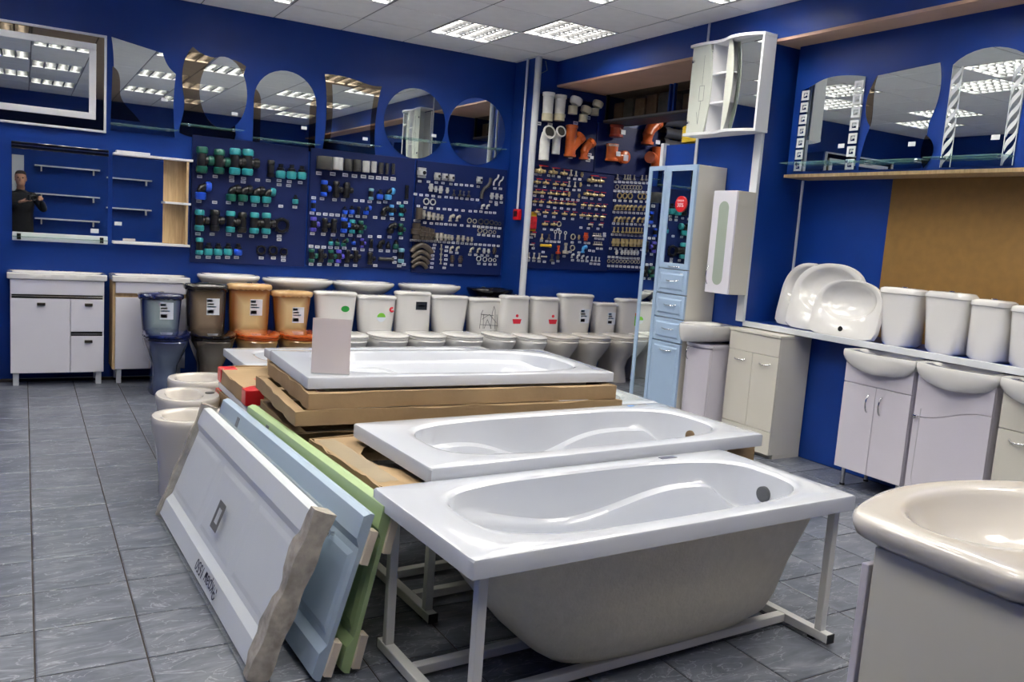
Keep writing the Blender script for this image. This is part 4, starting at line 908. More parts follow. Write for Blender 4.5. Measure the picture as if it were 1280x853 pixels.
fit_rows(B2, C2, [
 ('second', [('tee', 'blue', 163, 278, 110), ('tee', 'black', 245, 285, 110), ('tee', 'black', 318, 290, 105), ('cpl', 'ltq', 488, 318, 80), ('half', 'blue', 550, 322, 70), ('elr', 'lblue', 605, 315, 85)]),
 ('third', [('cpl', 'blue', 92, 398, 75), ('half', 'blue', 310, 430, 55), ('half', 'blue', 357, 428, 60), ('cpl', 'black', 403, 432, 55), ('elr', 'blue', 455, 428, 65), ('elb', 'black', 575, 432, 70), ('tee', 'lblue', 628, 428, 75), ('tee', 'teal', 695, 430, 80)]),
 ('fourth', [('tee', 'violet', 90, 525, 100), ('tee', 'black', 168, 530, 95), ('cpl', 'black', 232, 535, 95), ('tee', 'blue', 300, 530, 105), ('tee', 'teal', 357, 540, 95), ('tee', 'green', 415, 545, 90), ('elb', 'black', 620, 550, 80), ('tee', 'green', 690, 560, 80)]),
 ('fifth', [('half', 'teal', 213, 645, 50), ('half', 'green', 258, 648, 50), ('elr', 'green', 300, 650, 60), ('half', 'blue', 370, 645, 45), ('tee', 'violet', 425, 655, 65), ('cpl', 'black', 490, 658, 60), ('elb', 'black', 550, 660, 60), ('half', 'black', 608, 668, 45), ('half', 'green', 660, 665, 60)]),
 ('bottom', [('tee', 'green', 78, 740, 95), ('tee', 'black', 142, 740, 90), ('tee', 'green', 210, 745, 90), ('tee', 'violet', 263, 745, 90), ('tee', 'black', 325, 745, 85), ('tee', 'black', 383, 745, 80), ('tee', 'black', 480, 760, 85), ('hcyl', 'dgrey', 592, 765, 105), ('cpl', 'ltq', 692, 740, 100)]),
], 'the middle fittings board', 'compression fittings on the middle board')
for i, (c, cx, cy, w_, h) in enumerate([('dgrey', 157, 105, 108, 88), ('light', 250, 110, 76, 84), ('dgrey', 327, 118, 56, 80), ('dgrey', 388, 122, 54, 80), ('light', 450, 130, 50, 78), ('light', 505, 132, 38, 76), ('dgrey', 556, 140, 32, 76), ('dgrey', 600, 143, 22, 76), ('dgrey', 643, 146, 20, 76), ('black', 735, 305, 22, 95)]):
    t, bx, bz, by = B2
    p = on_y(375+cx/5.5, 185+cy/5.5, by-.02); m_ = 1/5.5*7.6/1055*1.17
    q0 = on_y(375+(cx-w_/2)/5.5, 185+cy/5.5, by-.02); q1 = on_y(375+(cx+w_/2)/5.5, 185+cy/5.5, by-.02); q2 = on_y(375+cx/5.5, 185+(cy+h)/5.5, by-.02)
    r = (q1[0]-q0[0])/2; hh = abs(q2[2]-p[2])/2
    t = thing('pipe_sample', '%s pipe sample, %s' % (WORD[c].replace('all-', ''), (ORD[i]+' from left in the top row of the middle board') if i < 9 else 'alone at the right edge of the middle board'), 'pipe sample', (p[0], by-.001, p[2]), 0, 'pipe samples on the middle board')
    MB().lathe([(r*.97, -hh), (r, -hh+.004), (r, hh-.004), (r*.97, hh), (r*.75, hh), (r*.75, hh-.03)], 20, Matrix.Translation((0, -r, 0))).build('tube', cm(c), t, smooth=40)
tags(B2, C2, [(130, 174), (225, 179), (311, 186), (374, 193), (436, 197), (489, 203), (540, 206), (588, 209), (640, 213)], 1.25)
tags(B2, C2, [(94, 343), (151, 350), (237, 357), (297, 358), (382, 362), (428, 364), (479, 370), (542, 373), (586, 372), (679, 379), (727, 375), (82, 448), (128, 454), (174, 456), (217, 460), (258, 462), (303, 463), (349, 467), (397, 470), (445, 474), (516, 478), (572, 483), (632, 487), (705, 491), (85, 589), (160, 594), (228, 599), (292, 600), (346, 600), (407, 605), (482, 609), (545, 610), (616, 613), (694, 619), (76, 676), (119, 681), (163, 683), (209, 684), (253, 687), (304, 689), (372, 694), (429, 701), (488, 701), (555, 707), (604, 709), (653, 710), (76, 800), (134, 802), (202, 800), (254, 804), (319, 807), (378, 808), (517, 809), (651, 755), (649, 787), (682, 811), (713, 801)])
C3 = (500, 195, 5.687)
fit_rows(B3, C3, [
 ('top', [('clamp', 'light', 152, 120, 85), ('clamp', 'light', 265, 145, 62), ('clamp', 'light', 318, 150, 60), ('clamp', 'light', 366, 156, 58), ('clamp', 'light', 565, 172, 58), ('hose', 'dgrey', 612, 230, 150), ('hose', 'light', 686, 172, 80), ('hose', 'light', 722, 180, 70)]),
 ('second', [('stp', 'light', 220, 225, 55), ('stp', 'light', 256, 236, 42), ('stp', 'light', 290, 240, 52), ('stp', 'light', 338, 245, 40), ('stub', 'dgrey', 385, 262, 44), ('stub', 'dgrey', 428, 264, 44), ('stub', 'dgrey', 456, 268, 36), ('stub', 'dgrey', 490, 270, 44), ('stp', 'light', 655, 285, 46), ('stp', 'light', 690, 288, 42), ('stp', 'light', 722, 294, 38)]),
 ('third', [('ring', 'light', 190, 324, 52), ('ring', 'light', 237, 328, 50), ('lbow', 'light', 586, 360, 38), ('lbow', 'light', 622, 360, 36)]),
 ('fourth', [('cyl', 'brown', 132, 410, 82), ('stp', 'nickel', 165, 416, 62), ('stp', 'nickel', 205, 425, 58), ('stp', 'nickel', 240, 430, 52), ('stp', 'nickel', 272, 434, 46), ('stp', 'nickel', 300, 438, 40), ('lbow', 'nickel', 360, 440, 55), ('lbow', 'nickel', 408, 443, 48), ('ring', 'nickel', 497, 460, 40), ('ring', 'nickel', 535, 465, 36), ('ring', 'dgrey', 578, 468, 44), ('ring', 'dgrey', 618, 470, 42), ('ring', 'dgrey', 655, 474, 38), ('ring', 'dgrey', 686, 480, 32), ('ring', 'dgrey', 712, 483, 28)]),
 ('fifth', [('stp', 'brown', 110, 535, 115), ('stp', 'brown', 150, 548, 96), ('stp', 'brown', 179, 552, 90), ('stp', 'brown', 203, 556, 84), ('stp', 'brown', 223, 558, 78), ('stp', 'nickel', 262, 574, 55), ('stp', 'nickel', 294, 574, 55), ('stp', 'nickel', 324, 580, 46), ('stp', 'nickel', 350, 580, 42), ('stp', 'nickel', 372, 582, 38), ('stp', 'nickel', 414, 588, 48), ('stp', 'nickel', 450, 588, 44), ('stp', 'nickel', 484, 594, 36), ('stp', 'nickel', 512, 594, 34), ('ring', 'nickel', 572, 530, 42), ('ring', 'nickel', 610, 537, 38), ('ring', 'nickel', 646, 541, 32), ('ring', 'nickel', 676, 543, 28)]),
 ('sixth', [('arc', 'brown', 152, 655, 150), ('arc', 'brown', 150, 700, 130), ('arc', 'brown', 145, 740, 120), ('arc', 'brown', 140, 775, 105), ('stub', 'nickel', 295, 648, 40), ('stub', 'nickel', 295, 686, 38), ('stub', 'nickel', 292, 724, 36), ('stub', 'nickel', 292, 755, 32), ('lbow', 'nickel', 362, 660, 40), ('lbow', 'nickel', 406, 660, 38), ('lbow', 'nickel', 506, 668, 40), ('lbow', 'nickel', 556, 670, 38), ('stp', 'light', 600, 676, 38), ('stp', 'light', 632, 678, 34), ('stp', 'brown', 672, 675, 46)]),
 ('bottom', [('stp', 'brown', 372, 732, 52), ('stp', 'brown', 430, 735, 50), ('ring', 'light', 563, 732, 42), ('ring', 'light', 607, 736, 38), ('ring', 'light', 645, 740, 33), ('ring', 'light', 677, 742, 28)]),
], 'the right fittings board', 'small metal fittings on the right board')
rowt = lambda x0, x1, y0, y1, n: [(x0+(x1-x0)*k/(n-1), y0+(y1-y0)*k/(n-1)) for k in range(n)]
tags(B3, C3, [(140, 180), (202, 184), (258, 189), (305, 193)]+rowt(362, 510, 200, 212, 5)+[(556, 218), (674, 231), (714, 234), (109, 272), (150, 278)]+rowt(192, 280, 280, 291, 3)+rowt(328, 550, 293, 313, 7)+[(645, 326), (684, 331), (719, 331), (684, 347), (130, 356), (178, 368), (222, 372), (272, 376), (316, 378), (353, 381), (400, 385), (448, 389), (499, 393), (537, 394), (575, 396)]+rowt(612, 672, 402, 405, 3)+rowt(108, 134, 460, 463, 2)+[(176, 475), (222, 480)]+rowt(262, 390, 482, 491, 5)+[(438, 494), (485, 498)]+rowt(528, 708, 500, 515, 7)+rowt(82, 250, 600, 608, 7)+rowt(282, 698, 611, 640, 14)+rowt(560, 700, 560, 573, 5)+[(246, 633), (240, 656), (234, 680), (232, 708), (230, 732), (228, 764), (224, 793), (332, 648), (328, 675), (326, 708), (326, 737), (322, 768), (314, 796), (362, 686), (404, 690), (496, 702), (538, 704), (582, 707), (622, 709), (686, 713), (368, 776), (426, 779), (560, 766), (602, 770), (640, 772), (676, 772)], .85)
C4 = (645, 185, 5.5)
V = lambda xs, y, dy, h, c='brass', k='valve': [(k, c, x, y+dy*(x-xs[0])/500, h*1.02) for x in xs]
fit_rows(B4, C4, [
 ('top', V([165], 150, 0, 62)+V([255], 160, 0, 52)+V([330], 170, 0, 44)+[('stub', 'nickel', 380, 172, 44), ('stub', 'nickel', 414, 178, 40), ('stp', 'brass', 457, 183, 34), ('valve', 'brass', 520, 215, 56), ('valve', 'brass', 582, 222, 46)]),
 ('second', V([147], 230, 0, 40)+V([207], 235, 0, 38)+V([275], 245, 0, 34)+V([328], 250, 0, 34)+[('stub', 'nickel', 367, 248, 42), ('stub', 'nickel', 407, 252, 38), ('stp', 'brass', 447, 253, 32), ('valve', 'brass', 490, 310, 44), ('valve', 'brass', 540, 318, 38), ('valve', 'brass', 590, 322, 36)]),
 ('third', V([140, 184, 240, 282, 330], 300, 40, 34)+[('stp', 'brass', 368, 318, 34), ('stp', 'brass', 437, 330, 28)]),
 ('fourth', V([132, 176, 234, 274, 316, 360, 398, 468, 516, 562, 606], 364, 38, 30)),
 ('fifth', V([145, 205, 268, 336, 396, 458, 502, 550, 598], 436, 38, 32)),
 ('sixth', V([200, 262], 520, 20, 34)+[('ring', 'nickel', 300, 524, 40)]+[('tap', 'nickel', 515, 525, 34), ('tap', 'nickel', 585, 528, 34)]),
 ('seventh', [('tap', 'nickel', 118, 592, 38), ('stub', 'brass', 180, 610, 40), ('stub', 'brown', 228, 612, 40), ('key', 'light', 275, 598, 62), ('key', 'light', 306, 600, 62), ('key', 'light', 344, 604, 58), ('ring', 'nickel', 396, 612, 44), ('stp', 'brass', 436, 615, 32), ('stp', 'rust', 480, 610, 56), ('man', 'nickel', 560, 603, 42)]),
 ('eighth', [('tap', 'nickel', 112, 665, 32), ('hcyl', 'yellow', 205, 672, 84), ('stub', 'rust', 290, 700, 58), ('stub', 'nickel', 338, 690, 74), ('ring', 'nickel', 392, 688, 44), ('lbow', 'lblue', 462, 695, 54), ('man', 'nickel', 565, 662, 42)]),
 ('bottom', [('stub', 'nickel', 88, 740, 44), ('stub', 'nickel', 125, 742, 44), ('stub', 'nickel', 160, 745, 44), ('hcyl', 'nickel', 195, 748, 48), ('stub', 'dgrey', 248, 756, 50), ('stp', 'dgrey', 290, 752, 34), ('lbow', 'light', 388, 742, 32), ('lbow', 'light', 426, 746, 32), ('lbow', 'light', 458, 750, 30), ('lbow', 'light', 488, 756, 26), ('stub', 'light', 524, 764, 34), ('stub', 'light', 550, 766, 34), ('stub', 'light', 574, 768, 30)]),
], 'the brass board', 'brass valves and taps on the pier board')
t, bx, bz, by = B4
p = on_y(645+105/5.5, 185+505/5.5, by)
t = thing('blister_pack', 'small yellow and red blister pack at the left edge of the brass board', 'packet', (p[0], by-.001, p[2]))
MB().box(-.055, .055, -.004, 0, -.095, .095).build('card', cm('yellow'), t, smooth=0); MB().box(-.05, .05, -.03, -.004, -.075, .05).build('contents', mat('packet_red', (176, 40, 46), .3, var=.5, vscale=30), t, smooth=0, bevel=.008)
tags(B4, C4, [(138, 182), (165, 184), (225, 190), (256, 192), (295, 199), (362, 208), (404, 214), (438, 216), (499, 255), (550, 258), (580, 262), (136, 262), (196, 266), (264, 275), (313, 278), (352, 285), (398, 290), (434, 290), (128, 328), (180, 332), (236, 340), (271, 350), (314, 353), (355, 353), (391, 358), (426, 360), (462, 342), (482, 344), (520, 350), (576, 354), (127, 390), (171, 394), (222, 404), (266, 412), (313, 415), (360, 420), (399, 423), (456, 410), (504, 415), (551, 422), (599, 428), (160, 456), (200, 470), (260, 475), (329, 486), (389, 489), (449, 478), (493, 485), (543, 490), (590, 492), (195, 558), (245, 563), (290, 560), (446, 548), (497, 553), (563, 556), (105, 615), (174, 638), (212, 642), (240, 644), (266, 646), (295, 646), (386, 650), (437, 648), (476, 653), (500, 655), (548, 622), (572, 625), (596, 627), (608, 590), (608, 606), (118, 690), (186, 716), (330, 745), (372, 714), (432, 720), (506, 706), (532, 710), (560, 692), (586, 694), (84, 774), (122, 776), (158, 780), (195, 783), (254, 792), (288, 779), (388, 772), (428, 774), (457, 777), (487, 779), (515, 796), (542, 798), (568, 800)], .85)
C5 = (735, 190, 5.5)
def rowi(k, c, xs, y, h): return [(k, c, x, y+.03*(x-180), h*1.1) for x in xs]
fit_rows(B5, C5, [
 ('top', rowi('stub', 'nickel', [204, 255, 274, 290, 320, 374, 402], 172, 34)), ('second', rowi('ring', 'nickel', [204, 240, 262, 284, 306, 326, 346, 364], 240, 32)), ('third', rowi('ring', 'brass', [221, 258, 294, 362, 390], 300, 42)),
 ('fourth', rowi('lbow', 'brass', [190, 212, 238, 264, 290, 318, 352, 382], 380, 36)), ('fifth', rowi('lbow', 'brass', [186, 214, 240, 272, 306, 346, 376], 462, 36)), ('sixth', rowi('stub', 'brass', [180, 208, 240, 266, 288, 310, 330, 350, 370], 536, 36)),
 ('seventh', rowi('stp', 'brass', [178, 204, 238, 264, 296, 320, 348, 370], 622, 48)), ('eighth', rowi('stp', 'light', [200, 236, 258, 280, 302, 322, 343], 690, 30)), ('bottom', rowi('ring', 'nickel', [148, 178, 206, 232, 257, 280, 308, 332, 352], 752, 26)),
], 'the narrow brass board', 'small brass fittings on the narrow pier board')
for (x0, x1, y0, n) in ((188, 410, 205, 9), (185, 405, 268, 9), (182, 402, 334, 7), (178, 396, 414, 9), (175, 388, 492, 8), (168, 384, 568, 9), (154, 368, 664, 7), (145, 200, 722, 3), (225, 345, 727, 6), (142, 362, 784, 9)):
    tags(B5, C5, rowt(x0, x1, y0, y0+.045*(x1-x0), n), .9)
# drain pipe fittings on the upper boards
def drain(name, label, px, py, Bd, crop, build):
    t_, bx, bz, by = Bd; ox, oy, k = crop; p = on_y(ox+px/k, oy+py/k, by)
    t = thing(name, label, 'drain fitting', (p[0], by-.001, p[2]), 0, 'drain pipe fittings on the upper boards'); t['_'] = 0; del t['_']
    build(t)
C6 = (630, 60, 5.687); u = 1/5.687*8.45/1055     # metres per crop pixel on the pier
def skirt(t, r, z0, z1, z2, c1, c2):
    MB().lathe([(r*1.12, z0), (r*1.12, z0-.03), (r, z0-.035), (r*.95, (z0+z1)/2), (r*.92, z1)], 18, Matrix.Translation((0, -r*1.15, 0))).build('body', cm(c1), t, smooth=40)
    MB().lathe([(r, z1), (r, z2)], 18, Matrix.Translation((0, -r*1.15, 0))).build('seal', cm(c2), t, smooth=40)
drain('drain_connector', 'white ribbed pan connector hanging at the top left of the upper board', 288, 420, B6, C6, lambda t: skirt(t, .055, .13, -.07, -.14, 'white', 'cream'))
drain('drain_connector', 'white pan connector with bulged middle, second on the upper board', 372, 430, B6, C6, lambda t: skirt(t, .055, .12, -.06, -.125, 'white', 'cream'))
def tilt_cup(t, c='white', k=1.):
    o = MB().lathe([(.05*k, .045*k), (.055*k, .03*k), (.05*k, .0), (.036*k, -.012*k)], 16, Matrix.Translation((.01, -.06*k, .02*k)) @ RY(.35)).build('body', cm(c), t, smooth=40); MB().lathe([(.04*k, -.005), (.04*k, -.07*k)], 16, Matrix.Translation((-.01*k, -.06*k, 0))).build('seal', cm('cream'), t, smooth=40)
drain('drain_connector', 'short tilted white pan connector, third on the upper board', 470, 415, B6, C6, lambda t: tilt_cup(t, 'white', 1.2))
drain('drain_connector', 'short cream pan connector hanging lowest of the cream ones', 545, 475, B6, C6, lambda t: tilt_cup(t, 'cream', 1.1))
drain('drain_connector', 'short cream pan connector at the right end of the upper row', 628, 432, B6, C6, lambda t: tilt_cup(t, 'cream', 1.05))
def white_elbow(t, L=.19, r=.055, mouth=.03):
    MB().tube([(0, -r-.01, -L), (0, -r-.01, .0), (0, -r-.03, .05), (0, -r-.07, .075)], r*.92, 16).build('body', cm('white'), t, smooth=40)
    M = Matrix.Translation((0, -r-.06, .07)) @ Matrix.Rotation(PI/2-.25, 4, 'X') @ Matrix.Rotation(.4, 4, 'Z')
    MB().lathe([(r*.95, 0), (r*1.22, .01), (r*1.22, mouth), (r*.95, mouth)], 18, M, cap1=False).build('mouth_ring', cm('white'), t, smooth=40)
    MB().lathe([(r*.94, mouth-.006), (r*.6, mouth-.01), (0, mouth-.012)], 18, M).build('rubber_seal', cm('dgrey'), t, smooth=40)
drain('drain_elbow', 'white elbow pan connector with open mouth, left of the pair', 266, 660, B6, C6, lambda t: white_elbow(t, .19))
drain('drain_elbow', 'shorter white elbow pan connector with open mouth, right of the pair', 352, 655, B6, C6, lambda t: white_elbow(t, .14, .045))
def orange_y(t):
    r = .055; d = -r-.008
    MB().tube([(0, d, -.155), (0, d, .155)], r, 16).build('pipe', cm('orange'), t, smooth=40)
    MB().tube([(.0, d, -.07), (.115, d, .06)], r, 16).build('branch', cm('orange'), t, smooth=40)
    for z in (-.15, .13): MB().lathe([(r*1.15, 0), (r*1.15, .02)], 16, Matrix.Translation((0, d, z))).build('socket', cm('orange'), t, smooth=40)
    MB().lathe([(r*1.12, 0), (r*1.12, .05)], 16, Matrix.Translation((.085, d, .025)) @ RY(.73)).build('socket', cm('orange'), t, smooth=40)
drain('drain_branch', 'orange Y-shaped drain branch hanging below the white connectors', 450, 665, B6, C6, orange_y)
def orange_bend(t, k=1., c='orange', flip=1):
    r = .052*k; d = -r-.008
    MB().tube([(-.04*k*flip, d, -.11*k), (-.04*k*flip, d, -.02*k), (-.02*k*flip, d, .03*k), (.06*k*flip, d, .10*k)], r, 16).build('bend', cm(c), t, smooth=40)
    MB().lathe([(r*1.13, 0), (r*1.13, .025*k)], 16, Matrix.Translation((-.04*k*flip, d, -.11*k))).build('socket', cm(c), t, smooth=40)
    MB().lathe([(r*1.13, 0), (r*1.13, .045*k)], 16, Matrix.Translation((.035*k*flip, d, .078*k)) @ RY(.8*flip)).build('socket', cm(c), t, smooth=40)
    MB().box(.01*k, .06*k, d-r*1.16, d-r*1.13, -.1*k, -.065*k).build('price_tag', TAGM, t, smooth=0)
drain('drain_bend', 'orange drain bend to the right of the Y-shaped branch', 570, 730, B6, C6, lambda t: orange_bend(t, .85))
C7 = (740, 80, 6.56)
def coupler(t, r=.065, h=.12, c='rust'):
    MB().lathe([(r*1.1, -h/2), (r*1.1, -h/2+.02), (r, -h/2+.025), (r, h/2-.025), (r*1.1, h/2-.02), (r*1.1, h/2)], 18, Matrix.Translation((0, -r*1.15, 0))).build('sleeve', cm(c), t, smooth=40)
    MB().box(.005, .06, -r*2.3, -r*2.26, -.035, .01).build('price_tag', TAGM, t, smooth=0)
drain('drain_coupler', 'rust-orange drain coupler high in the alcove, beside the cream connectors', 165, 555, B7, C7, coupler)
drain('drain_bend', 'large orange drain bend in the alcove beside the grey pipes', 455, 570, B7, C7, lambda t: orange_bend(t, 1.15))
def inspect(t):
    coupler(t, .06, .17, 'orange'); MB().lathe([(.066, 0), (.066, .02)], 16, Matrix.Translation((0, -.07, .06))).build('clamp_band', cm('nickel'), t, smooth=40)
    MB().lathe([(.05, 0), (.05, .11)], 16, Matrix.Translation((0, -.07, -.03)) @ RY(PI/2)).build('branch', cm('orange'), t, smooth=40)
drain('drain_branch', 'orange drain inspection branch with a metal band in the alcove', 130, 730, B7, C7, inspect)
def disc(t):
    MB().lathe([(.068, 0), (.068, .05), (.05, .06), (0, .06)], 20, Matrix.Translation((0, 0, 0)) @ Matrix.Rotation(PI/2, 4, 'X')).build('cap', cm('orange'), t, smooth=40); MB().box(-.03, .03, -.064, -.061, -.04, .02).build('price_tag', TAGM, t, smooth=0)
drain('drain_end_plug', 'round orange drain end cap next to the banded inspection branch', 248, 765, B7, C7, disc)
def otee(t):
    MB().tube([(.03, -.065, -.13), (.03, -.065, .1)], .055, 16).build('pipe', cm('orange'), t, smooth=40); MB().lathe([(.05, 0), (.05, .1), (.06, .1), (.06, .13)], 16, Matrix.Translation((0, -.065, -.01)) @ RY(-PI/2) @ Matrix.Rotation(.5, 4, 'X')).build('branch', cm('orange'), t, smooth=40)
    MB().lathe([(.062, 0), (.062, .03)], 16, Matrix.Translation((.03, -.065, .08))).build('socket', cm('orange'), t, smooth=40)
drain('drain_tee', 'orange drain tee just above the tall blue cabinet', 480, 770, B7, C7, otee)
tags(B6, C6, [(247, 537), (327, 546), (420, 482), (509, 534), (598, 497), (472, 775), (606, 760), (597, 798), (487, 745)], 1.3)
# grey drain pipes stacked in the alcove, on a rack
for k, (cx, cy) in enumerate([(600, 460), (596, 560), (584, 655), (570, 755)]):
    p = on_y(740+cx/6.56, 80+cy/6.56, YP-.09)
    o = MB().lathe([(.062, 0), (.062, .07), (.055, .075), (.055, .62), (.05, .62)], 18, Matrix.Translation((p[0], YP-.068, p[2])) @ RY(PI/2), cap0=False).build('grey_drain_pipe', cm('pipe'), smooth=40)
    tag(o, 'grey plastic drain pipe lying %s in the alcove stack behind the tall cabinet' % ['on top', 'second from top', 'third from top', 'lowest'][k], 'pipe', 'grey drain pipes in the alcove')
t = thing('pipe_rack', 'dark bracket rack holding the grey drain pipes on the alcove wall', 'rack', (on_y(740+640/6.56, 180, YP-.09)[0]+.1, YP, 2.2))
MB().box(.0, .02, -.02, 0, -.1, .62).build('upright', BLACK, t, smooth=0)
for k, (cx, cy) in enumerate([(600, 460), (596, 560), (584, 655), (570, 755)]):
    p = on_y(740+cx/6.56, 80+cy/6.56, YP-.09); MB().box(.0, .02, -.13, -.02, p[2]-.075-2.2, p[2]-.063-2.2).build('arm', BLACK, t, smooth=0)
p = on_y(850, 141, YP-.1)
tag(MB().box(5.62, 6.5, YP-.30, YP-.02, p[2]+.0, p[2]+.035).build('orange_shelf_board', mat('orange_board', (206, 82, 40), .5, var=.05), smooth=0), 'orange shelf board above the stack of grey drain pipes', 'shelf')
# dark glazed transom under the beam
t = thing('transom_cabinet', 'dark glazed cupboard strip under the beam with brown packets behind the glass', 'cupboard', (5.12, 0, 2.60))
DK = mat('dark_frame', (46, 44, 44), .45, var=.1); 
MB().box(.0, .30, 5.14, YP-.03, 0, .012).build('bottom_shelf', DK, t, smooth=0)
MB().box(.0, .02, 5.14, YP-.03, .012, .03).build('front_lip', mat('grey_lip', (96, 96, 98), .4), t, smooth=0)
MB().box(.29, .30, 5.14, YP-.03, .012, .279).build('back', DK, t, smooth=0)
for y in (7.18, 6.2, 6.14, 5.16): MB().box(.0, .03, y, y+.02, .03, .279).build('mullion', BLUE if 6.1 < y < 6.3 else DK, t, smooth=0)
for y0, y1 in ((6.22, 7.18), (5.18, 6.14)): MB().box(.004, .008, y0, y1, .03, .279).build('pane', clear_material('smoky_glass', (40, 38, 36), .22, .05) if 'smoky_glass' not in MATS else MATS['smoky_glass'], t, smooth=0)
rnd = random.Random(3)
for k, y in enumerate([7.02, 6.86, 6.68, 6.5, 6.33, 5.98, 5.8, 5.6, 5.4]):
    h = rnd.uniform(.16, .24); o = MB().box(.03, .20, y-.075, y+.075, 0, h).build('brown_packet', mat('packet_%d' % (k % 3), [(138, 100, 76), (120, 110, 102), (150, 118, 92)][k % 3], .35, var=.3, vscale=14), smooth=0, bevel=.01, loc=(5.12, 0, 2.6125))
    tag(o, 'brown packet behind the dark cupboard glass, %s from the far end' % ORD[k], 'packet', 'packets in the dark cupboard')

# ================================================================== RIGHT-HAND SIDE
RZ = -PI/2      # things that face the room from the right wall: local -y -> world -x, local x -> world -y
def arch_handle(par, p0, p1, out, m=CHROME, r=.004):
    a, b = Vector(p0), Vector(p1); o = Vector(out)
    pts = [a]+[a.lerp(b, t)+o*math.sin(PI*t)**.6 for t in (.08, .25, .5, .75, .92)]+[b]
    return MB().tube([tuple(q) for q in pts], r, 8).build('handle', m, par, smooth=60)
# tall pale blue cabinet
SKY = mat('pale_blue_laminate', (160, 184, 212), .35, var=.015)
XF = 4.25; a = on_x(812, 208, XF)[1]; b = on_x(872, 206, XF)[1]
t = thing('tall_cabinet', 'tall pale blue cabinet with mirror doors and drawers, white side, discount sticker', 'cabinet', (4.545, (a+b)/2, 0), RZ)
Wd = a-b; h = Wd/2; dp = .275; H = 2.02
MB().box(-h, h, -dp, 0, .0, H).build('carcass', LAMW, t, smooth=0, bevel=.003)
y0, y1 = -dp-.02, -dp
cut = -h+Wd*.40
def door_frame(par, nm, x0, x1, z0, z1, fw, m=SKY):
    d_ = MB().box(x0, x0+fw, y0, y1, z0, z1).box(x1-fw, x1, y0, y1, z0, z1).box(x0+fw, x1-fw, y0, y1, z0, z0+fw).box(x0+fw, x1-fw, y0, y1, z1-fw, z1).build(nm, m, par, smooth=0)
    MB().box(x0+fw, x1-fw, y0+.006, y1-.002, z0+fw, z1-fw).build('mirror_pane', MIRROR, d_, smooth=0); return d_
door_frame(t, 'tall_mirror_door', -h, cut-.002, .02, H, .034)
d_ = door_frame(t, 'mirror_door', cut+.002, h, 1.245, H, .042)
arch_handle(d_, (cut+Wd*.2, y0, 1.262), (cut+Wd*.44, y0, 1.262), (0, -.02, -.004))
s_ = MB().lathe([(.060, 0), (.060, .006), (0, .006)], 24, Matrix.Translation((cut+Wd*.34, y0+.003, 1.73)) @ Matrix.Rotation(PI/2, 4, 'X')).build('discount_sticker', mat('discount_red', (196, 22, 34), .35), t, smooth=40)
text('sticker_text', 'СКИДКА', .018, WHITE, s_, (cut+Wd*.34, y0-.0035, 1.755), (PI/2, 0, 0))
text('sticker_text', '30%', .044, WHITE, s_, (cut+Wd*.34, y0-.0035, 1.722), (PI/2, 0, 0))
for z0, z1 in ((1.055, 1.238), (.872, 1.048), (.690, .865)):
    d_ = MB().box(cut+.002, h, y0, y1, z0, z1).build('drawer', SKY, t, smooth=0, bevel=.003)
    MB().loft([[(cut+.03, y0-.0002, z0+.028), (h-.028, y0-.0002, z0+.028), (h-.028, y0-.0002, z1-.028), (cut+.03, y0-.0002, z1-.028)], [(cut+.042, y0-.006, z0+.04), (h-.04, y0-.006, z0+.04), (h-.04, y0-.006, z1-.04), (cut+.042, y0-.006, z1-.04)]], False, True).build('raised_field', SKY, d_, smooth=0)
    arch_handle(d_, (cut+Wd*.2, y0-.006, (z0+z1)/2+.012), (cut+Wd*.44, y0-.006, (z0+z1)/2+.012), (0, -.022, -.006))
d_ = MB().box(cut+.002, h, y0, y1, .02, .682).build('door', SKY, t, smooth=0, bevel=.003)
MB().loft([[(cut+.03, y0-.0002, .05), (h-.028, y0-.0002, .05), (h-.028, y0-.0002, .654), (cut+.03, y0-.0002, .654)], [(cut+.042, y0-.006, .062), (h-.04, y0-.006, .062), (h-.04, y0-.006, .642), (cut+.042, y0-.006, .642)]], False, True).build('raised_field', SKY, d_, smooth=0)
arch_handle(d_, (cut+Wd*.2, y0-.006, .625), (cut+Wd*.44, y0-.006, .625), (0, -.022, -.006))
MB().box(h-.075, h-.045, y0-.0015, y0, 1.185, 1.215).build('price_tag', TAGM, t, smooth=0)
# narrow white wall cabinet with frosted arch pane
XF = 4.33; a = on_x(893, 238, XF)[1]; b = on_x(922, 240, XF)[1]
t = thing('wall_cabinet', 'narrow white wall cabinet with a long frosted glass slot, beside the tall cabinet', 'cabinet', (4.518, (a+b)/2, 1.10), RZ)
h = (a-b)/2; dp = .17
MB().box(-h, h, -dp, 0, 0, .735).build('carcass', LAMW, t, smooth=0, bevel=.002)
d_ = MB().box(-h, h, -dp-.018, -dp-.001, 0, .735).build('door', LAM, t, smooth=0, bevel=.003)
fw = h*.42
slot = [(fw, .06+fw), (fw, .66-fw)]+arc(0, .66-fw, fw, fw, 0, PI, 12)[1:-1]+[(-fw, .66-fw), (-fw, .06+fw)]+arc(0, .06+fw, fw, fw, PI, 2*PI, 12)[1:-1]
MB().prism(slot, -dp-.0195, -dp-.0175).build('frosted_pane', FROST, d_, smooth=0)
arch_handle(d_, (-h+.02, -dp-.018, .06), (-h+.02, -dp-.018, .19), (0, -.02, 0))
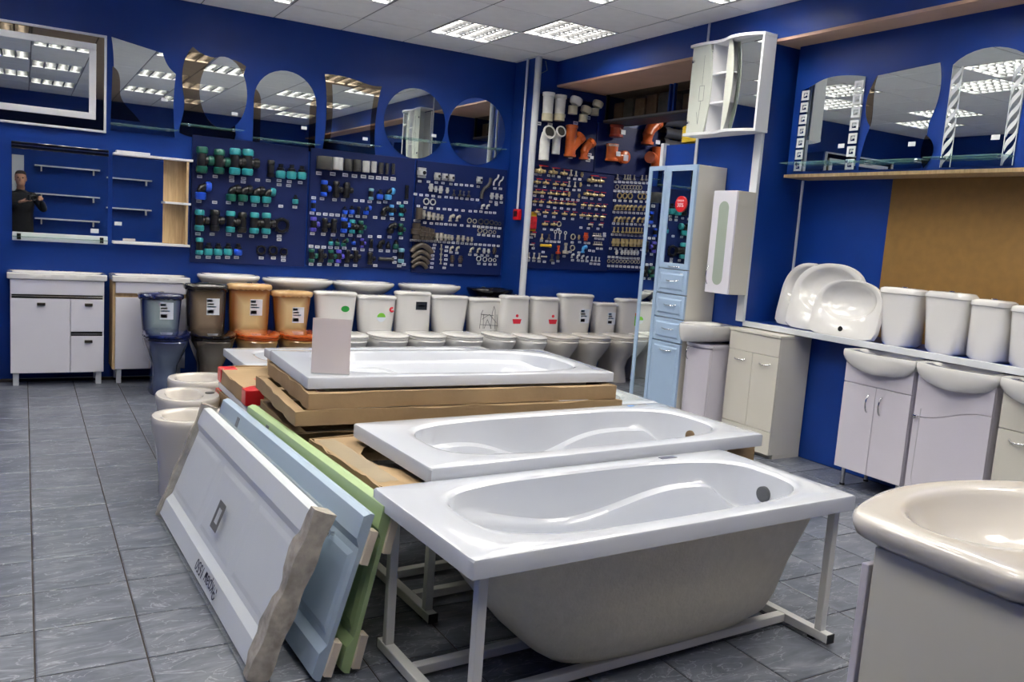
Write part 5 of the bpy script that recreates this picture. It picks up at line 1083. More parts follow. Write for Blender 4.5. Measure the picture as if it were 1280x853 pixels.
# white mirror cabinet high on the pillar, with curved open shelves
t = thing('mirror_cabinet', 'white mirror cabinet with curved open shelves and etched mirror, high on the pillar', 'mirror cabinet', (4.545, 4.745, 2.255), RZ)
MB().box(-.335, .335, -.014, 0, .03, .64).build('back_panel', WHITE, t, smooth=0)
def curvy(z, y_out, nm):
    p = [(-.36, 0), (-.36, -.17)]+bez((-.36, -.17), (-.2, -.21), (-.1, -.13), (.02, -.17))[1:]+bez((.02, -.17), (.12, -.22), (.22, -.21), (.345, -.12))[1:]+[(.345, 0)]
    n = len(p); MB().add([(x, y, z) for x, y in p]+[(x, y, z+.02) for x, y in p], [tuple(range(n)), tuple(range(2*n-1, n-1, -1))]+[(j, (j+1) % n, n+(j+1) % n, n+j) for j in range(n)]).build(nm, WHITE, t, smooth=30)
curvy(0, 0, 'bottom_board'); curvy(.655, 0, 'top_board')
ETCH = mat('etched_white', (200, 205, 196), .3, var=.02)
pl = [(-.345, .02), (-.345, .655), (-.16, .655)]+bez((-.16, .655), (-.10, .45), (-.10, .22), (-.16, .02))[1:]
d_ = MB().prism([(x+.015, z) for x, z in pl], -.165, -.155).build('etched_door', ETCH, t, smooth=0)
LINE = mat('etch_line', (120, 128, 128), .5)
for (x0, z0, x1, z1) in ((-.22, .25, -.22, .36), (-.17, .25, -.17, .36), (-.22, .25, -.17, .25), (-.22, .36, -.17, .36), (-.195, .36, -.195, .58), (-.195, .25, -.21, .08), (-.21, .08, -.23, .17)):
    MB().tube([(x0, -.1655, z0), (x1, -.1655, z1)], .0018, 4).build('etched_line', LINE, d_)
for z in (.10, .55): MB().lathe([(.012, 0), (.012, .012), (0, .014)], 10, Matrix.Translation((-.31, -.165, z)) @ Matrix.Rotation(PI/2, 4, 'X')).build('hinge_button', CHROME, d_)
MB().box(-.13, -.12, -.15, -.014, .02, .655).build('divider', WHITE, t, smooth=0); MB().box(.03, .04, -.15, -.014, .02, .655).build('divider', WHITE, t, smooth=0)
for z in (.22, .43): MB().box(-.12, .08, -.145, -.014, z, z+.016).build('shelf', WHITE, t, smooth=0, bevel=.003)
MB().prism([(.04, .02), (.04, .655)]+[(.075, .655)]+bez((.075, .655), (.125, .45), (.125, .22), (.06, .02))[1:], -.158, -.152).build('etched_strip', ETCH, t, smooth=0)
MB().prism([(.062, .02)]+bez((.062, .02), (.127, .22), (.127, .45), (.077, .655))[1:]+[(.325, .655), (.325, .02)], -.118, -.112).build('mirror_glass', MIRROR, t, smooth=0)
MB().box(.325, .343, -.12, 0, .02, .655).build('side_panel', WHITE, t, smooth=0)
# yellow hose coil on the partition
p = on_x(858, 176, XBM+.03)
t = thing('yellow_hose_coil', 'coil of bright yellow hose lying on top of the blue partition', 'hose', (XBM+.03, p[1]-.05, 2.226))
path = []
for k in range(140):
    an = k/20*2*PI; path.append((.10*math.cos(an)+.06, .115*math.sin(an), .014+.018*k/20))
MB().tube(path, .012, 6).build('coil', mat('yellow_hose', (216, 186, 36), .4, var=.08), t, smooth=60)

# vanity with half-round basin beside the tall cabinet
def front_ring(a, yb, yf, bulge, z, th, c=(0, 0), r=.03):
    """flat back, straight sides, bulging front (towards -y)"""
    pts = []
    pts += [(a*x, -(yf+bulge*(1-x*x))) for x in [-1+2*k/40 for k in range(41)]]
    poly = [(-a, yb)]+pts+[(a, yb)]
    out = []
    cx, cy = c
    for t_ in th:
        d = (math.cos(t_), math.sin(t_)); best = None
        for (x0, y0_), (x1, y1_) in zip(poly, poly[1:]+poly[:1]):
            ex, ey = x1-x0, y1_-y0_; den = d[0]*ey-d[1]*ex
            if abs(den) < 1e-9: continue
            s = ((x0-cx)*ey-(y0_-cy)*ex)/den; u_ = ((x0-cx)*d[1]-(y0_-cy)*d[0])/den
            if s > 0 and -1e-6 <= u_ <= 1+1e-6 and (best is None or s > best): best = s
        out.append(Vector((cx+d[0]*best, cy+d[1]*best, z)))
    return out
def vanity_basin(par_label, x, y, ztop, w_, dp, bulge, loc_rot=RZ, m=CER, belly=.125, cat='basin', group='basins on the right-hand vanities'):
    t = thing('vanity_basin', par_label, cat, (x, y, ztop), loc_rot, group)
    a = w_/2; yf = dp-bulge; th = [2*PI*k/72 for k in range(72)]; c = (0, -dp*.5)
    S = lambda k, z, kb=1.: front_ring(a*k, -.002, yf*1., bulge*kb, z, th, c)
    rings = []
    for f_, z in ((.10, -belly), (.34, -belly*.975), (.56, -belly*.92), (.74, -belly*.80), (.87, -belly*.64), (.95, -belly*.47), (.99, -belly*.32)):
        rings.append([Vector((c[0]+(p.x-c[0])*f_, (c[1]+(p.y-c[1])*(.86+.14*f_)) if p.y < c[1] else p.y, z)) for p in S(1, z)])
    rings += [S(1, -.028), S(1, -.008), [Vector((c[0]+(p.x-c[0])*.985, c[1]+(p.y-c[1])*.985, 0)) for p in S(1, 0)]]
    by = -dp*.56; ea, eb = a*.78, dp*.34
    for f_, z in ((1.05, .0), (1.0, -.006), (.96, -.025), (.80, -.085), (.5, -.125), (.1, -.135)): rings.append([Vector((ea*f_*math.cos(q), by+eb*f_*math.sin(q), z)) for q in th])
    MB().loft(rings).build('bowl', m, t, smooth=50)
    MB().lathe([(.02, 0), (.02, .004), (0, .004)], 14, Matrix.Translation((0, by, -.135))).build('drain', CHROME, t)
    MB().lathe([(.017, 0), (.017, .003), (0, .003)], 14, Matrix.Translation((0, -dp*.12, -.0005))).build('tap_hole', BLACK, t)
    return t
t = thing('vanity_cabinet', 'lilac-white curved vanity squeezed between tall cabinet and white double-door cabinet', 'cabinet', (4.53, 4.605, 0), RZ)
h = .128
th = [2*PI*k/48 for k in range(48)]
MB().loft([front_ring(h, 0, .22, .06, z, th, (0, -.12)) for z in (.02, .70)]).build('carcass', LAMG, t, smooth=30)
MB().loft([front_ring(h+.012, 0, .23, .07, z, th, (0, -.12)) for z in (.70, .722)]).build('counter', LAMG, t, smooth=30)
for x0, x1 in ((-h+.004, -.0015-.05), (.0015-.05, h-.004)):
    pts = [(x0+(x1-x0)*k/8) for k in range(9)]
    fr = lambda x: -(.22+.06*(1-(x/h)**2))
    MB().loft([[Vector((x, fr(x)-.014, .03)), Vector((x, fr(x)-.014, .69)), Vector((x, fr(x)-.001, .69)), Vector((x, fr(x)-.001, .03))] for x in pts]).build('door', LAMG, t, smooth=30)
arch_handle(t, (-.032, -.305, .60), (-.032, -.305, .685), (0, -.02, 0))
vanity_basin('white half-round basin on the lilac vanity next to the tall cabinet', 4.545, 4.60, .865, .29, .44, .17, belly=.13)
# white double-door cabinet
t = thing('vanity_cabinet', 'warm white double-door floor cabinet with two bow handles against the ledge', 'cabinet', (4.735, 4.20, 0), RZ)
h = .235; dp = .29; H = .845
MB().box(-h, h, -dp, 0, .03, H).build('carcass', LAMW, t, smooth=0, bevel=.002); MB().box(-h, h, -dp+.03, 0, 0, .03).build('plinth', LAMW, t, smooth=0)
MB().box(-h-.006, h+.006, -dp-.024, 0, H, H+.02).build('top_board', LAMW, t, smooth=0, bevel=.003)
MB().box(-h, h, -dp-.017, -dp-.001, .715, H-.002).build('front_fascia', LAMW, t, smooth=0, bevel=.002); MB().box(-h, h, -dp-.017, -dp-.001, .03, .19).build('bottom_drawer', LAMW, t, smooth=0, bevel=.002)
for x0, x1 in ((-h, -.0015), (.0015, h)):
    d_ = MB().box(x0, x1, -dp-.017, -dp-.001, .193, .712).build('door', LAMW, t, smooth=0, bevel=.002); c = (x0+x1)/2
    arch_handle(d_, (c-.05, -dp-.017, .655), (c+.05, -dp-.017, .655), (0, -.022, -.008), r=.005)
# three vanities with semi-recessed basins
def vanity3(label, blabel, yc, w_, z0, style, m):
    t = thing('vanity_cabinet', label, 'cabinet', (4.74, yc, 0), RZ, 'vanities along the right wall'); h = w_/2; dp = .30
    MB().box(-h+.016, h-.016, -dp, 0, z0, .69).box(-h, -h+.016, -dp, 0, z0, .80).box(h-.016, h, -dp, 0, z0, .80).build('carcass', m, t, smooth=0, bevel=.002)
    f = -dp-.017
    if style == 'double':
        MB().box(-h, h, f, -dp-.001, .665, .80).build('front_fascia', m, t, smooth=0, bevel=.002)
        for s, x0, x1 in ((-1, -h, -.0015), (1, .0015, h)):
            d_ = MB().box(x0, x1, f, -dp-.001, z0, .660).build('door', m, t, smooth=0, bevel=.002)
            arch_handle(d_, (s*.045, f, .50), (s*.045, f, .61), (0, -.024, 0), r=.005)
        for sx in (-1, 1):
            for sy in (-dp+.03, -.04):
                l_ = MB().lathe([(.013, .012), (.013, z0)], 12, Matrix.Translation((sx*(h-.04), sy, 0))).build('leg', CHROME, t, smooth=40); MB().lathe([(.016, 0), (.016, .012)], 12, Matrix.Translation((sx*(h-.04), sy, 0))).build('foot', BLACK, l_, smooth=40)
    elif style == 'wave':
        top = [(-h+2*h*k/20, .60+.045*math.sin((k/20-.5)*PI*1.15)) for k in range(21)]
        d_ = MB().prism([(-h, z0), (h, z0)]+[(x, z-.004) for x, z in reversed(top)], f, -dp-.001).build('door', m, t, smooth=0)
        MB().prism([(x, z) for x, z in top]+[(h, .80), (-h, .80)], f, -dp-.001).build('front_fascia', m, t, smooth=0)
        MB().tube([(-h+.04, f-.0005, .60), (-h+.035, f-.0005, .2), (-h+.05, f-.0005, .13), (-h+.1, f-.0005, .09)], .0022, 6).build('groove', mat('groove_grey', (180, 178, 186), .5), d_)
        MB().lathe([(.007, 0), (.006, .014), (.014, .02), (.014, .03), (.006, .034)], 12, Matrix.Translation((-h+.022, f, .555)) @ Matrix.Rotation(PI/2, 4, 'X')).build('knob', CHROME, d_, smooth=40)
    else:
        MB().box(-h, h, f, -dp-.001, .60, .80).build('front_fascia', m, t, smooth=0, bevel=.002)
        for x0, x1 in ((-h, -.0015), (.0015, h)):
            d_ = MB().box(x0, x1, f, -dp-.001, z0, .596).build('door', m, t, smooth=0, bevel=.002); c = (x0+x1)/2
            arch_handle(d_, (c-.05, f, .55), (c+.05, f, .55), (0, -.022, -.012), r=.005)
    if style != 'double': MB().box(-h+.01, h-.01, -dp+.03, -.01, 0, z0).build('plinth', m, t, smooth=0)
    vanity_basin(blabel, 4.745, yc, .865, w_+.03, .395, .05)
vanity3('white vanity with two doors on chrome legs, left of the three by the ledge', 'white bow-front basin on the chrome-legged vanity', 3.185, .465, .12, 'double', LAMG)
vanity3('white vanity with a single wavy-topped door and knob, middle of the three', 'white bow-front basin on the vanity with the wavy door', 2.70, .445, .10, 'wave', LAMG)
vanity3('warm white vanity cut by the right edge, with a long bow handle', 'white bow-front basin cut by the right edge of the photo', 2.205, .46, .10, 'plain', LAMW)

# sinks standing upright on the ledge
def upright_basin(label, x, px0, px1, w_, dp, h=.082, m=CER, tilt=.12, oval=False):
    y0 = on_x(px0, 400, x)[1]; yc = y0-w_/2
    R_ = Matrix(((0, 0, -1), (1, 0, 0), (0, -1, 0)))
    t = thing('upright_basin', label, 'basin', (x, yc, .908), 0, 'basins standing on the ledge')
    q = R_.to_4x4(); q = Matrix.Rotation(tilt, 4, 'Y') @ q
    t.rotation_euler = q.to_euler()
    a, b = w_/2, dp/2; cy = -b; n = 3.0
    E2 = lambda ka, kb, nn, z, dy=0.: se(0, cy+dy, ka, b-kb if kb < b else .03, nn, z, b2=b-kb*.4 if kb < b else .03)
    def bk(A, B, n_, z, dy=0.):   # flat-ish back (y=0 side), rounded front
        out = []
        for p in se(0, cy+dy, A, B, 2.3, z): 
            out.append(p)
        return out
    def outl(k, z):
        out = []
        for p, q_ in zip(se(0, cy, a*k, b, 2.4, z), se(0, cy, a*k, b, 9, z)):
            f_ = min(1, max(0, ((p.y-cy)/b+.45)*1.1)); out.append(p.lerp(q_, f_))
        return out
    rings = [[Vector((p.x*.4, cy+(p.y-cy)*.4-.02, -h)) for p in outl(1, 0)], [Vector((p.x*.75, cy+(p.y-cy)*.75, -h*.7)) for p in outl(1, 0)], [Vector((p.x*.95, cy+(p.y-cy)*.95, -h*.35)) for p in outl(1, 0)], outl(1, -.03), outl(1, -.008)]
    rings += [[Vector((p.x*.98, cy+(p.y-cy)*.98, 0)) for p in outl(1, 0)], [Vector((p.x*.93, cy+(p.y-cy)*.93, .0)) for p in outl(1, 0)]]
    for k, z in ((1, -.005), (.96, -.010), (.9, -.03), (.7, -.055), (.12, -.064)): rings.append([Vector((a*.82*k*math.cos(2*PI*j/40), cy-.05+b*.68*k*math.sin(2*PI*j/40), z)) for j in range(40)])
    MB().loft(rings).build('bowl', m, t, smooth=50)
    MB().lathe([(.02, 0), (.02, .004), (0, .004)], 14, Matrix.Translation((0, cy+.02, -.064))).build('drain', mat('drain_shade', (196, 196, 194), .4), t)
    if oval: MB().lathe([(.017, 0), (.017, .004), (0, .004)], 14, Matrix.Translation((0, -.055, -.001))).build('tap_hole', BLACK, t)
upright_basin('white round basin standing upright at the left end of the ledge', 4.735, 966, 1010, .42, .47, tilt=.20)
upright_basin('white large basin standing upright in the middle of the three on the ledge', 4.655, 979, 1080, .60, .48, tilt=.20)
upright_basin('white oval basin with a black tap hole standing upright at the front of the ledge', 4.575, 1009, 1095, .53, .385, tilt=.20, oval=True)
# cisterns on the ledge
for k, (l0, r0, l1, r1, yt, lab) in enumerate([(1098, 1147, 1097, 1136, 357, 'white spare cistern tapering down, next to the upright oval basin'), (1154, 1209, 1152, 1198, 362, 'white spare cistern with a rounded domed lid, second on the ledge'), (1212, 1257, 1203, 1252, 372, 'white spare cistern flaring toward its base, third on the ledge'), (1262, 1312, 1256, 1312, 380, 'white spare cistern cut by the right edge of the photo')]):
    xf = 4.62; A = on_x(l0, yt, xf); B_ = on_x(r0, yt, xf); C_ = on_x(l1, yt+70, xf); D_ = on_x(r1, yt+70, xf)
    wt, wb = A[1]-B_[1], C_[1]-D_[1]; yc = (A[1]+B_[1])/2; ztop = min(A[2], 1.30)
    t = thing('spare_cistern', lab, 'cistern', (xf+.16, yc, .906), RZ, 'spare cisterns on the ledge'); hh = ztop-.906; d = .16
    sh = ((C_[1]+D_[1])/2-yc)
    S = lambda A_, z, g=0., n=4.5, ox=0.: se(-ox, -d/2, A_/2+g, d/2+g, n, z)
    MB().loft([S(wb-.03, 0, 0, 3, sh), S(wb, .02, 0, 4.5, sh), S((wb+wt)/2, hh*.5, 0, 4.5, sh/2), S(wt, hh-.04)]).build('tank', CER, t, smooth=50)
    dm = .022 if k == 1 else .012
    MB().loft([S(wt, hh-.04, .001), S(wt, hh-.037, .006), S(wt, hh-dm, .006, 4), S(wt-.02, hh-.004, .0, 3.5), S(wt-.09, hh, -.02, 3)]).build('lid', CER, t, smooth=50)
    MB().lathe([(.02, 0), (.02, .006), (0, .006)], 14, Matrix.Translation((0, -d/2, hh-.001))).build('flush_button', CHROME, t, smooth=40)
# fibreboard sheet at the back of the niche
tag(MB().box(XN-.02, XN-.004, YF+.02, on_x(1108, 290, XN-.02)[1], .906, 1.962).build('fibreboard_sheet', mat('fibreboard', (124, 92, 42), .7, var=.08, vscale=18, bump=.2, bscale=60), smooth=0), 'plain brown fibreboard sheet standing behind the spare cisterns', 'board')

# mirrors of the right wall
MX = XR+.02
def key_square(par, x, z, s, m):
    o = MB(); w_ = s*.12
    for b in ((-.5, .5, -.5, -.5+.24), (-.5, .5, .5-.24, .5), (-.5, -.5+.24, -.26, .26), (.26, .5, -.26, .26)): o.box(x+b[0]*s, x+b[1]*s, -.0125, -.010, z+b[2]*s, z+b[3]*s)
    o.box(x-.14*s, x+.26*s, -.0125, -.010, z-.02*s, z+.10*s); o.box(x-.14*s, x-.04*s, -.0125, -.010, z-.14*s, z-.02*s); o.box(x-.14*s, x+.14*s, -.0125, -.010, z+.14*s, z+.20*s)
    o.build('greek_key', m, par, smooth=0)
a, b = 4.325, 3.80; yc = (a+b)/2; h = (a-b)/2
t = mirror('mirror with etched Greek key borders on both sides, left of the three on the right', 0, 0, [('mirror_glass', [(-h, 0), (h, 0), (h, .60)]+bez((h, .60), (h*.3, .64), (-h*.2, .64), (-h*.55, .60))[1:]+[(-h, .56)], -.010, 0, MIRROR)], (-h-.03, h+.03, .05), (h-.13, .16, -.0105), (MX, yc, 2.005), RZ)
FR = mat('etched_frost', (214, 218, 222), .5)
for k in range(7):
    key_square(t, -h+.04, .035+.082*k, .066, FR); key_square(t, h-.045, .035+.085*k, .068, FR)
a, b = 3.77, 3.30; yc = (a+b)/2; h = (a-b)/2
wv = [(-h, 0), (h-.02, 0)]+bez((h-.02, 0), (h-.0, .15), (h-.01, .22), (h+.0, .28))[1:]+bez((h, .28), (h+.06, .42), (h+.05, .52), (h+.02, .625))[1:]+[(-h+.06, .60)]+bez((-h+.06, .60), (-h+.01, .42), (-h+.08, .32), (-h+.03, .22))[1:]+bez((-h+.03, .22), (-h, .1), (-h, .05), (-h, .0))[1:-1]
mirror('mirror with wavy sides and bronze accents, middle of the three on the right', 0, 0, [('mirror_glass', wv, -.010, 0, MIRROR), ('bronze_accent', bez((-h+.06, .60), (-h-.04, .45), (-h+.0, .33), (-h+.05, .28))+bez((-h+.05, .28), (-h+.07, .36), (-h+.03, .5), (-h+.06, .60))[1:-1], -.012, -.010, BRONZE), ('bronze_accent', bez((h-.01, .20), (h+.08, .14), (h+.06, .06), (h-.0, .0))+bez((h-.0, .0), (h-.04, .07), (h-.04, .13), (h-.01, .20))[1:-1], -.012, -.010, BRONZE)], (-h-.0, h+.03, .045), (h-.10, .15, -.0105), (MX, yc, 2.0), RZ)
a, b = 3.195, 2.755; yc = (a+b)/2; h = (a-b)/2
t = mirror('tall arched mirror with etched twisted ribbon borders, right of the three', 0, 0, [('mirror_glass', [(-h, 0), (h, 0), (h+.01, .58)]+bez((h+.01, .58), (h*.5, .69), (-h*.5, .70), (-h, .60))[1:], -.010, 0, MIRROR)], (-h-.04, h, .05), (.10, .16, -.0105), (MX, yc, 2.0), RZ)
for s in (-1, 1):
    x = s*(h-.035)
    MB().box(x-.034, x-.030, -.0118, -.010, .0, .58).build('etched_border', FR, t, smooth=0); MB().box(x+.030, x+.034, -.0118, -.010, .0, .58).build('etched_border', FR, t, smooth=0)
    for k in range(7):
        z0 = .03+.078*k
        p = bez((x-.028, z0), (x-.028, z0+.05), (x+.024, z0+.05), (x+.028, z0+.10)); q = bez((x+.028, z0+.06), (x+.02, z0+.02), (x-.02, z0+.01), (x-.024, z0-.03))
        MB().prism(p+q, -.0122, -.010).build('etched_ribbon', FR, t, smooth=0)

# ------------------------------------------------------------------ foreground vanity (faces the far wall)
t = thing('vanity_cabinet', 'warm white vanity cabinet in the right foreground, cut by the frame', 'cabinet', (2.13, .80, 0), PI)
h = .375
MB().box(-h+.018, h-.018, -.40, -.018, .05, .60).box(-h, -h+.018, -.40, 0, .05, .75).box(h-.018, h, -.40, 0, .05, .75).box(-h+.018, h-.018, -.018, 0, .05, .75).build('carcass', LAMW, t, smooth=0, bevel=.003)
MB().box(-h+.02, h-.02, -.37, -.01, 0, .05).build('plinth', LAMW, t, smooth=0)
for x0, x1 in ((-h-.004, -.002), (.002, h+.004)):
    d_ = MB().box(x0, x1, -.428, -.408, .05, .70).build('door', LAMG, t, smooth=0, bevel=.003)
    arch_handle(d_, ((-.05 if x0 < 0 else .05), -.428, .5), ((-.05 if x0 < 0 else .05), -.428, .62), (0, -.024, 0), r=.005)
t = thing('vanity_basin', 'large warm white basin with a rounded front in the right foreground', 'basin', (2.13, .795, .745), PI)
a = .425; th = [2*PI*k/96 for k in range(96)]; c = (0, -.25); dp_, bl = .455, .115
def ring(k, z):
    return [Vector((c[0]+(p.x-c[0])*k, c[1]+(p.y-c[1])*k, z)) for p in RB]
RB0 = front_ring(a, -.002, dp_, bl, 0, th, c)
# soften the corners
RB = RB0
for it in range(3): RB = [(RB[i-1]+RB[i]*2+RB[(i+1) % 96])/4 for i in range(96)]
rings = [ring(.86, .0), ring(.90, .012), ring(.97, .028), ring(.995, .048), ring(1., .062), ring(.992, .074), ring(.97, .081), ring(.93, .084), ring(.88, .083)]
ey = -.29; ea, eb = .325, .205
EL = lambda f_, z: [Vector((ea*f_*math.cos(q), ey+eb*f_*math.sin(q), z)) for q in th]
E0 = EL(1.06, .0805)
rings += [[p.lerp(q, k_)+Vector((0, 0, .0006*math.sin(PI*k_))) for p, q in zip(ring(.88, .083), E0)] for k_ in (.35, .7)]
for f_, z in ((1.06, .0805), (1.03, .078), (1.0, .072), (.97, .062), (.94, .045), (.80, -.01), (.55, -.05), (.2, -.062), (.05, -.064)): rings.append([Vector((ea*f_*math.cos(q), ey+eb*f_*math.sin(q), z)) for q in th])
MB().loft(rings, False, True).build('bowl', CERW, t, smooth=60)
MB().lathe([(.024, 0), (.024, .004), (.008, .005), (0, .003)], 16, Matrix.Translation((0, ey, -.064))).build('drain', CHROME, t, smooth=40)
MB().lathe([(.018, 0), (.018, .002), (0, .002)], 16, Matrix.Translation((0, -.045, .083))).build('tap_hole', BLACK, t)

# ================================================================== BEHIND THE CAMERA (seen in the mirrors)
d1 = struct(MB().box(-.95, -.15, YF, YF+.03, 0, 2.1).build('door_1', WHITE, smooth=0, bevel=.004))
MB().lathe([(.02, 0), (.02, .04)], 12, Matrix.Translation((-.22, YF+.03, 1.0)) @ Matrix.Rotation(-PI/2, 4, 'X')).build('door_handle', CHROME, d1)
for k, (x0, x1, z) in enumerate([(.0, .95, 1.95), (.0, .95, 1.50), (.0, .95, 1.10), (1.05, 1.9, 1.85), (1.05, 1.9, 1.35)]):
    t = thing('wall_shelf', 'white wall shelf on the rear wall, seen only in the mirrors', 'shelf', ((x0+x1)/2, YF, z), 0, 'shelves seen only in the mirrors'); hw = (x1-x0)/2
    MB().box(-hw, hw, 0, .12, 0, .02).build('board', WHITE, t, smooth=0)
    for s in (-.8, .8): MB().box(hw*s-.01, hw*s+.01, 0, .1, -.08, 0).build('bracket', STEEL, t, smooth=0)
t = thing('vanity_cabinet', 'oak vanity below the rear wall shelves, seen only in the mirrors', 'cabinet', (.45, YF+.01, 0), PI)
MB().box(-.3, .3, -.33, 0, 0, .74).build('carcass', OAK, t, smooth=0)
for x0, x1 in ((-.3, -.002), (.002, .3)): MB().box(x0, x1, -.348, -.33, .02, .72).build('door', OAK, t, smooth=0)
b = vanity_basin('white basin on the oak vanity seen only in the mirrors', .45, YF+.01, .87, .62, .42, .11, loc_rot=PI)

# ------------------------------------------------------------------ the photographer, standing right behind the camera
def skin(name, m, nodes, edges, parent, sub=2):
    """nodes: {key: (pos, rx, ry)}; grown with a Skin modifier"""
    ks = list(nodes); me = bpy.data.meshes.new(name); me.from_pydata([nodes[k][0] for k in ks], [(ks.index(a_), ks.index(b_)) for a_, b_ in edges], [])
    me.materials.append(m); o = bpy.data.objects.new(name, me); COL.objects.link(o); o.parent = parent
    md = o.modifiers.new('skin', 'SKIN'); md.use_smooth_shade = True
    if not me.skin_vertices: 
        import bmesh
        bm = bmesh.new(); bm.from_mesh(me); bm.verts.layers.skin.verify(); bm.to_mesh(me); bm.free()
    for i, k in enumerate(ks):
        me.skin_vertices[0].data[i].radius = (nodes[k][1], nodes[k][2]); me.skin_vertices[0].data[i].use_root = (i == 0)
    s = o.modifiers.new('sub', 'SUBSURF'); s.levels = sub; s.render_levels = sub
    return o
person = thing('person', 'man in a dark jacket and trousers holding a camera, reflected in the mirror', 'person', (-.19, -.36, 0), 0)
JK = mat('dark_jacket', (20, 20, 26), .85, var=.15); TR = mat('dark_trousers', (26, 28, 36), .9, var=.1); SKN = mat('skin', (190, 140, 116), .55, var=.04); HR = mat('short_hair', (58, 48, 42), .8, var=.1)
body = skin('body', JK, {
 'pelvis': ((0, 0, .95), .165, .12), 'belly': ((0, .01, 1.12), .175, .125), 'chest': ((0, .0, 1.34), .19, .125), 'neckbase': ((0, -.01, 1.50), .10, .09), 'neck': ((0, 0, 1.56), .06, .062),
 'shl': ((-.19, -.01, 1.45), .075, .075), 'ell': ((-.27, .12, 1.22), .058, .058), 'wrl': ((-.03, .20, 1.35), .042, .042),
 'shr': ((.19, -.01, 1.45), .075, .075), 'elr': ((.33, .10, 1.24), .058, .058), 'wrr': ((.285, .19, 1.40), .042, .042),
 'hpl': ((-.095, 0, .90), .105, .105), 'knl': ((-.11, .02, .50), .07, .07), 'anl': ((-.12, -.02, .09), .048, .05), 'tol': ((-.125, .14, .035), .042, .032),
 'hpr': ((.095, 0, .90), .105, .105), 'knr': ((.11, .02, .50), .07, .07), 'anr': ((.12, -.02, .09), .048, .05), 'tor': ((.125, .14, .035), .042, .032)},
 [('pelvis', 'belly'), ('belly', 'chest'), ('chest', 'neckbase'), ('neckbase', 'neck'), ('chest', 'shl'), ('shl', 'ell'), ('ell', 'wrl'), ('chest', 'shr'), ('shr', 'elr'), ('elr', 'wrr'),
  ('pelvis', 'hpl'), ('hpl', 'knl'), ('knl', 'anl'), ('anl', 'tol'), ('pelvis', 'hpr'), ('hpr', 'knr'), ('knr', 'anr'), ('anr', 'tor')], person)
# head with face (looks along +y)
def head_ring(z, a, bf, bb, dx=0.): return [Vector((a*math.cos(q), (bf if math.sin(q) > 0 else bb)*math.sin(q)+dx, z)) for q in [2*PI*k/24 for k in range(24)]]
prof = [(1.55, .055, .05, .055, -.005), (1.60, .058, .055, .06, 0), (1.615, .05, .085, .065, .01), (1.635, .058, .092, .075, .01), (1.66, .066, .092, .085, .008), (1.69, .072, .094, .092, .005), (1.72, .075, .092, .10, .003), (1.75, .076, .093, .103, 0), (1.78, .074, .09, .102, 0), (1.81, .066, .076, .092, -.002), (1.832, .05, .052, .07, -.005), (1.845, .02, .02, .03, -.01)]
HM = Matrix.Translation((0, .03, 0))
hd = MB().loft([head_ring(*p) for p in prof]).xform(HM).build('head', SKN, person, smooth=60)
MB().loft([[Vector((-.012, .09, 1.735)), Vector((.012, .09, 1.735)), Vector((0, .098, 1.74))], [Vector((-.02, .095, 1.69)), Vector((.02, .095, 1.69)), Vector((0, .125, 1.695))], [Vector((-.016, .095, 1.68)), Vector((.016, .095, 1.68)), Vector((0, .105, 1.678))]]).xform(HM).build('nose', SKN, hd, smooth=60)
for s in (-1, 1):
    MB().lathe([(.012, 0), (.010, .006), (0, .009)], 10, Matrix.Translation((s*.032, .115, 1.735)) @ Matrix.Rotation(-PI/2, 4, 'X')).build('eye', mat('eye', (50, 40, 36), .2), hd)
    MB().loft([se(0, 0, .012, .03, 2, z) for z in (-.006, .006)]).xform(Matrix.Translation((s*.079, .025, 1.715)) @ Matrix.Rotation(PI/2, 4, 'Y') @ Matrix.Rotation(PI/2, 4, 'Z')).build('ear', SKN, hd, smooth=60)
MB().box(-.025, .025, .118, .124, 1.645, 1.652).build('mouth', mat('lips', (150, 92, 84), .5), hd, smooth=0, bevel=.002)
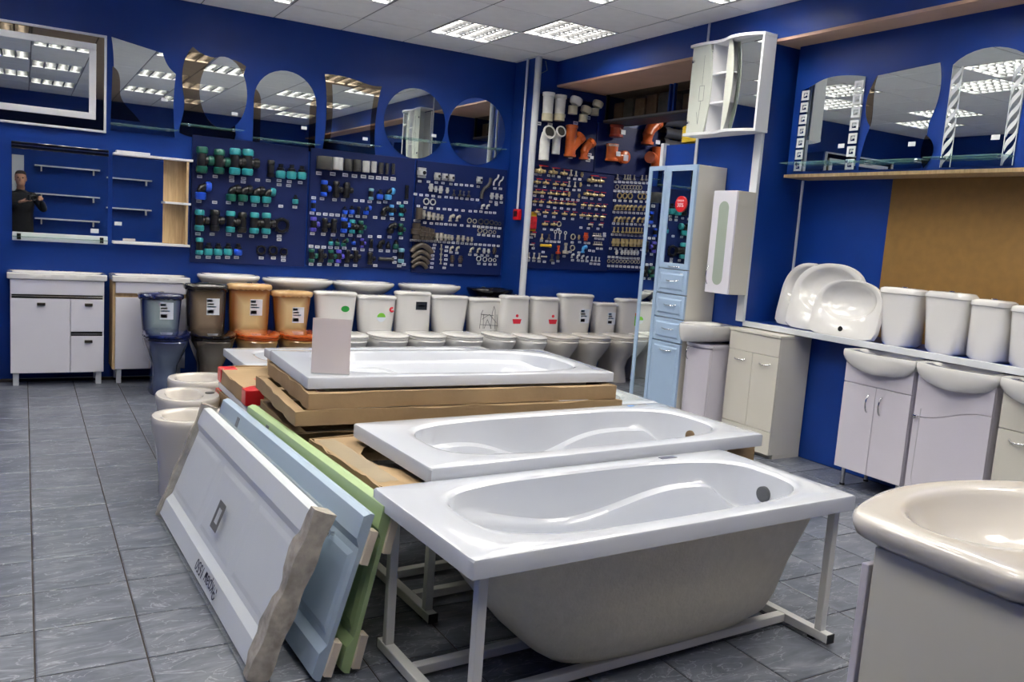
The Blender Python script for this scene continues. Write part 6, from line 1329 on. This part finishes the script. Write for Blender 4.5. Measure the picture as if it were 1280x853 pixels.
hr = [head_ring(z, a+.005, f, b_+.006, d) for z, a, f, b_, d in ((1.70, .074, .005, .098, .0), (1.76, .077, .03, .104, 0), (1.795, .073, .083, .10, 0), (1.815, .066, .077, .092, -.002), (1.838, .05, .052, .07, -.005), (1.851, .02, .02, .03, -.01))]
MB().loft(hr).xform(HM).build('hair', HR, hd, smooth=60)
def hand(nm, wrist, palm, tips, thumb):
    w0, p0 = Vector(wrist), Vector(palm); nodes = {'w': (tuple(w0), .028, .022), 'p': (tuple(w0.lerp(p0, .6)), .036, .02), 'k': (tuple(p0), .036, .016)}; edges = [('w', 'p'), ('p', 'k')]
    for i, (b_, m_, t_) in enumerate(tips):
        nodes['a%d' % i] = (b_, .011, .011); nodes['b%d' % i] = (m_, .0095, .0095); nodes['c%d' % i] = (t_, .008, .008); edges += [('k', 'a%d' % i), ('a%d' % i, 'b%d' % i), ('b%d' % i, 'c%d' % i)]
    nodes['t0'] = (thumb[0], .013, .013); nodes['t1'] = (thumb[1], .010, .010); edges += [('p', 't0'), ('t0', 't1')]
    skin(nm, SKN, nodes, edges, person)
# right hand grips the camera body, left hand under the lens (local to the person)
hand('hand', (.285, .19, 1.40), (.275, .225, 1.44), [((.27, .245, 1.465-.018*i), (.262, .268, 1.463-.018*i), (.246, .276, 1.462-.018*i)) for i in range(4)], ((.262, .20, 1.435), (.248, .205, 1.455)))
hand('hand', (-.03, .20, 1.35), (.06, .245, 1.375), [((.10, .235+.012*i, 1.385), (.135, .235+.014*i, 1.385), (.16, .236+.014*i, 1.395)) for i in range(4)], ((.05, .225, 1.40), (.075, .225, 1.415)))
t = thing('photo_camera', 'black camera held up by the man reflected in the mirror', 'camera', (-.0134, -.085, 1.437), -YAW)
MB().box(-.068, .068, -.055, -.005, -.048, .042).build('camera_body', BLACK, t, smooth=0, bevel=.012)
MB().box(-.025, .025, -.05, -.008, .042, .068).build('viewfinder_hump', BLACK, t, smooth=0, bevel=.008)
MB().lathe([(.034, 0), (.034, .03), (.036, .031), (.036, .034)], 20, Matrix.Translation((0, -.006, -.004)) @ Matrix.Rotation(-PI/2, 4, 'X'), cap1=False).build('lens_barrel', BLACK, t, smooth=40)
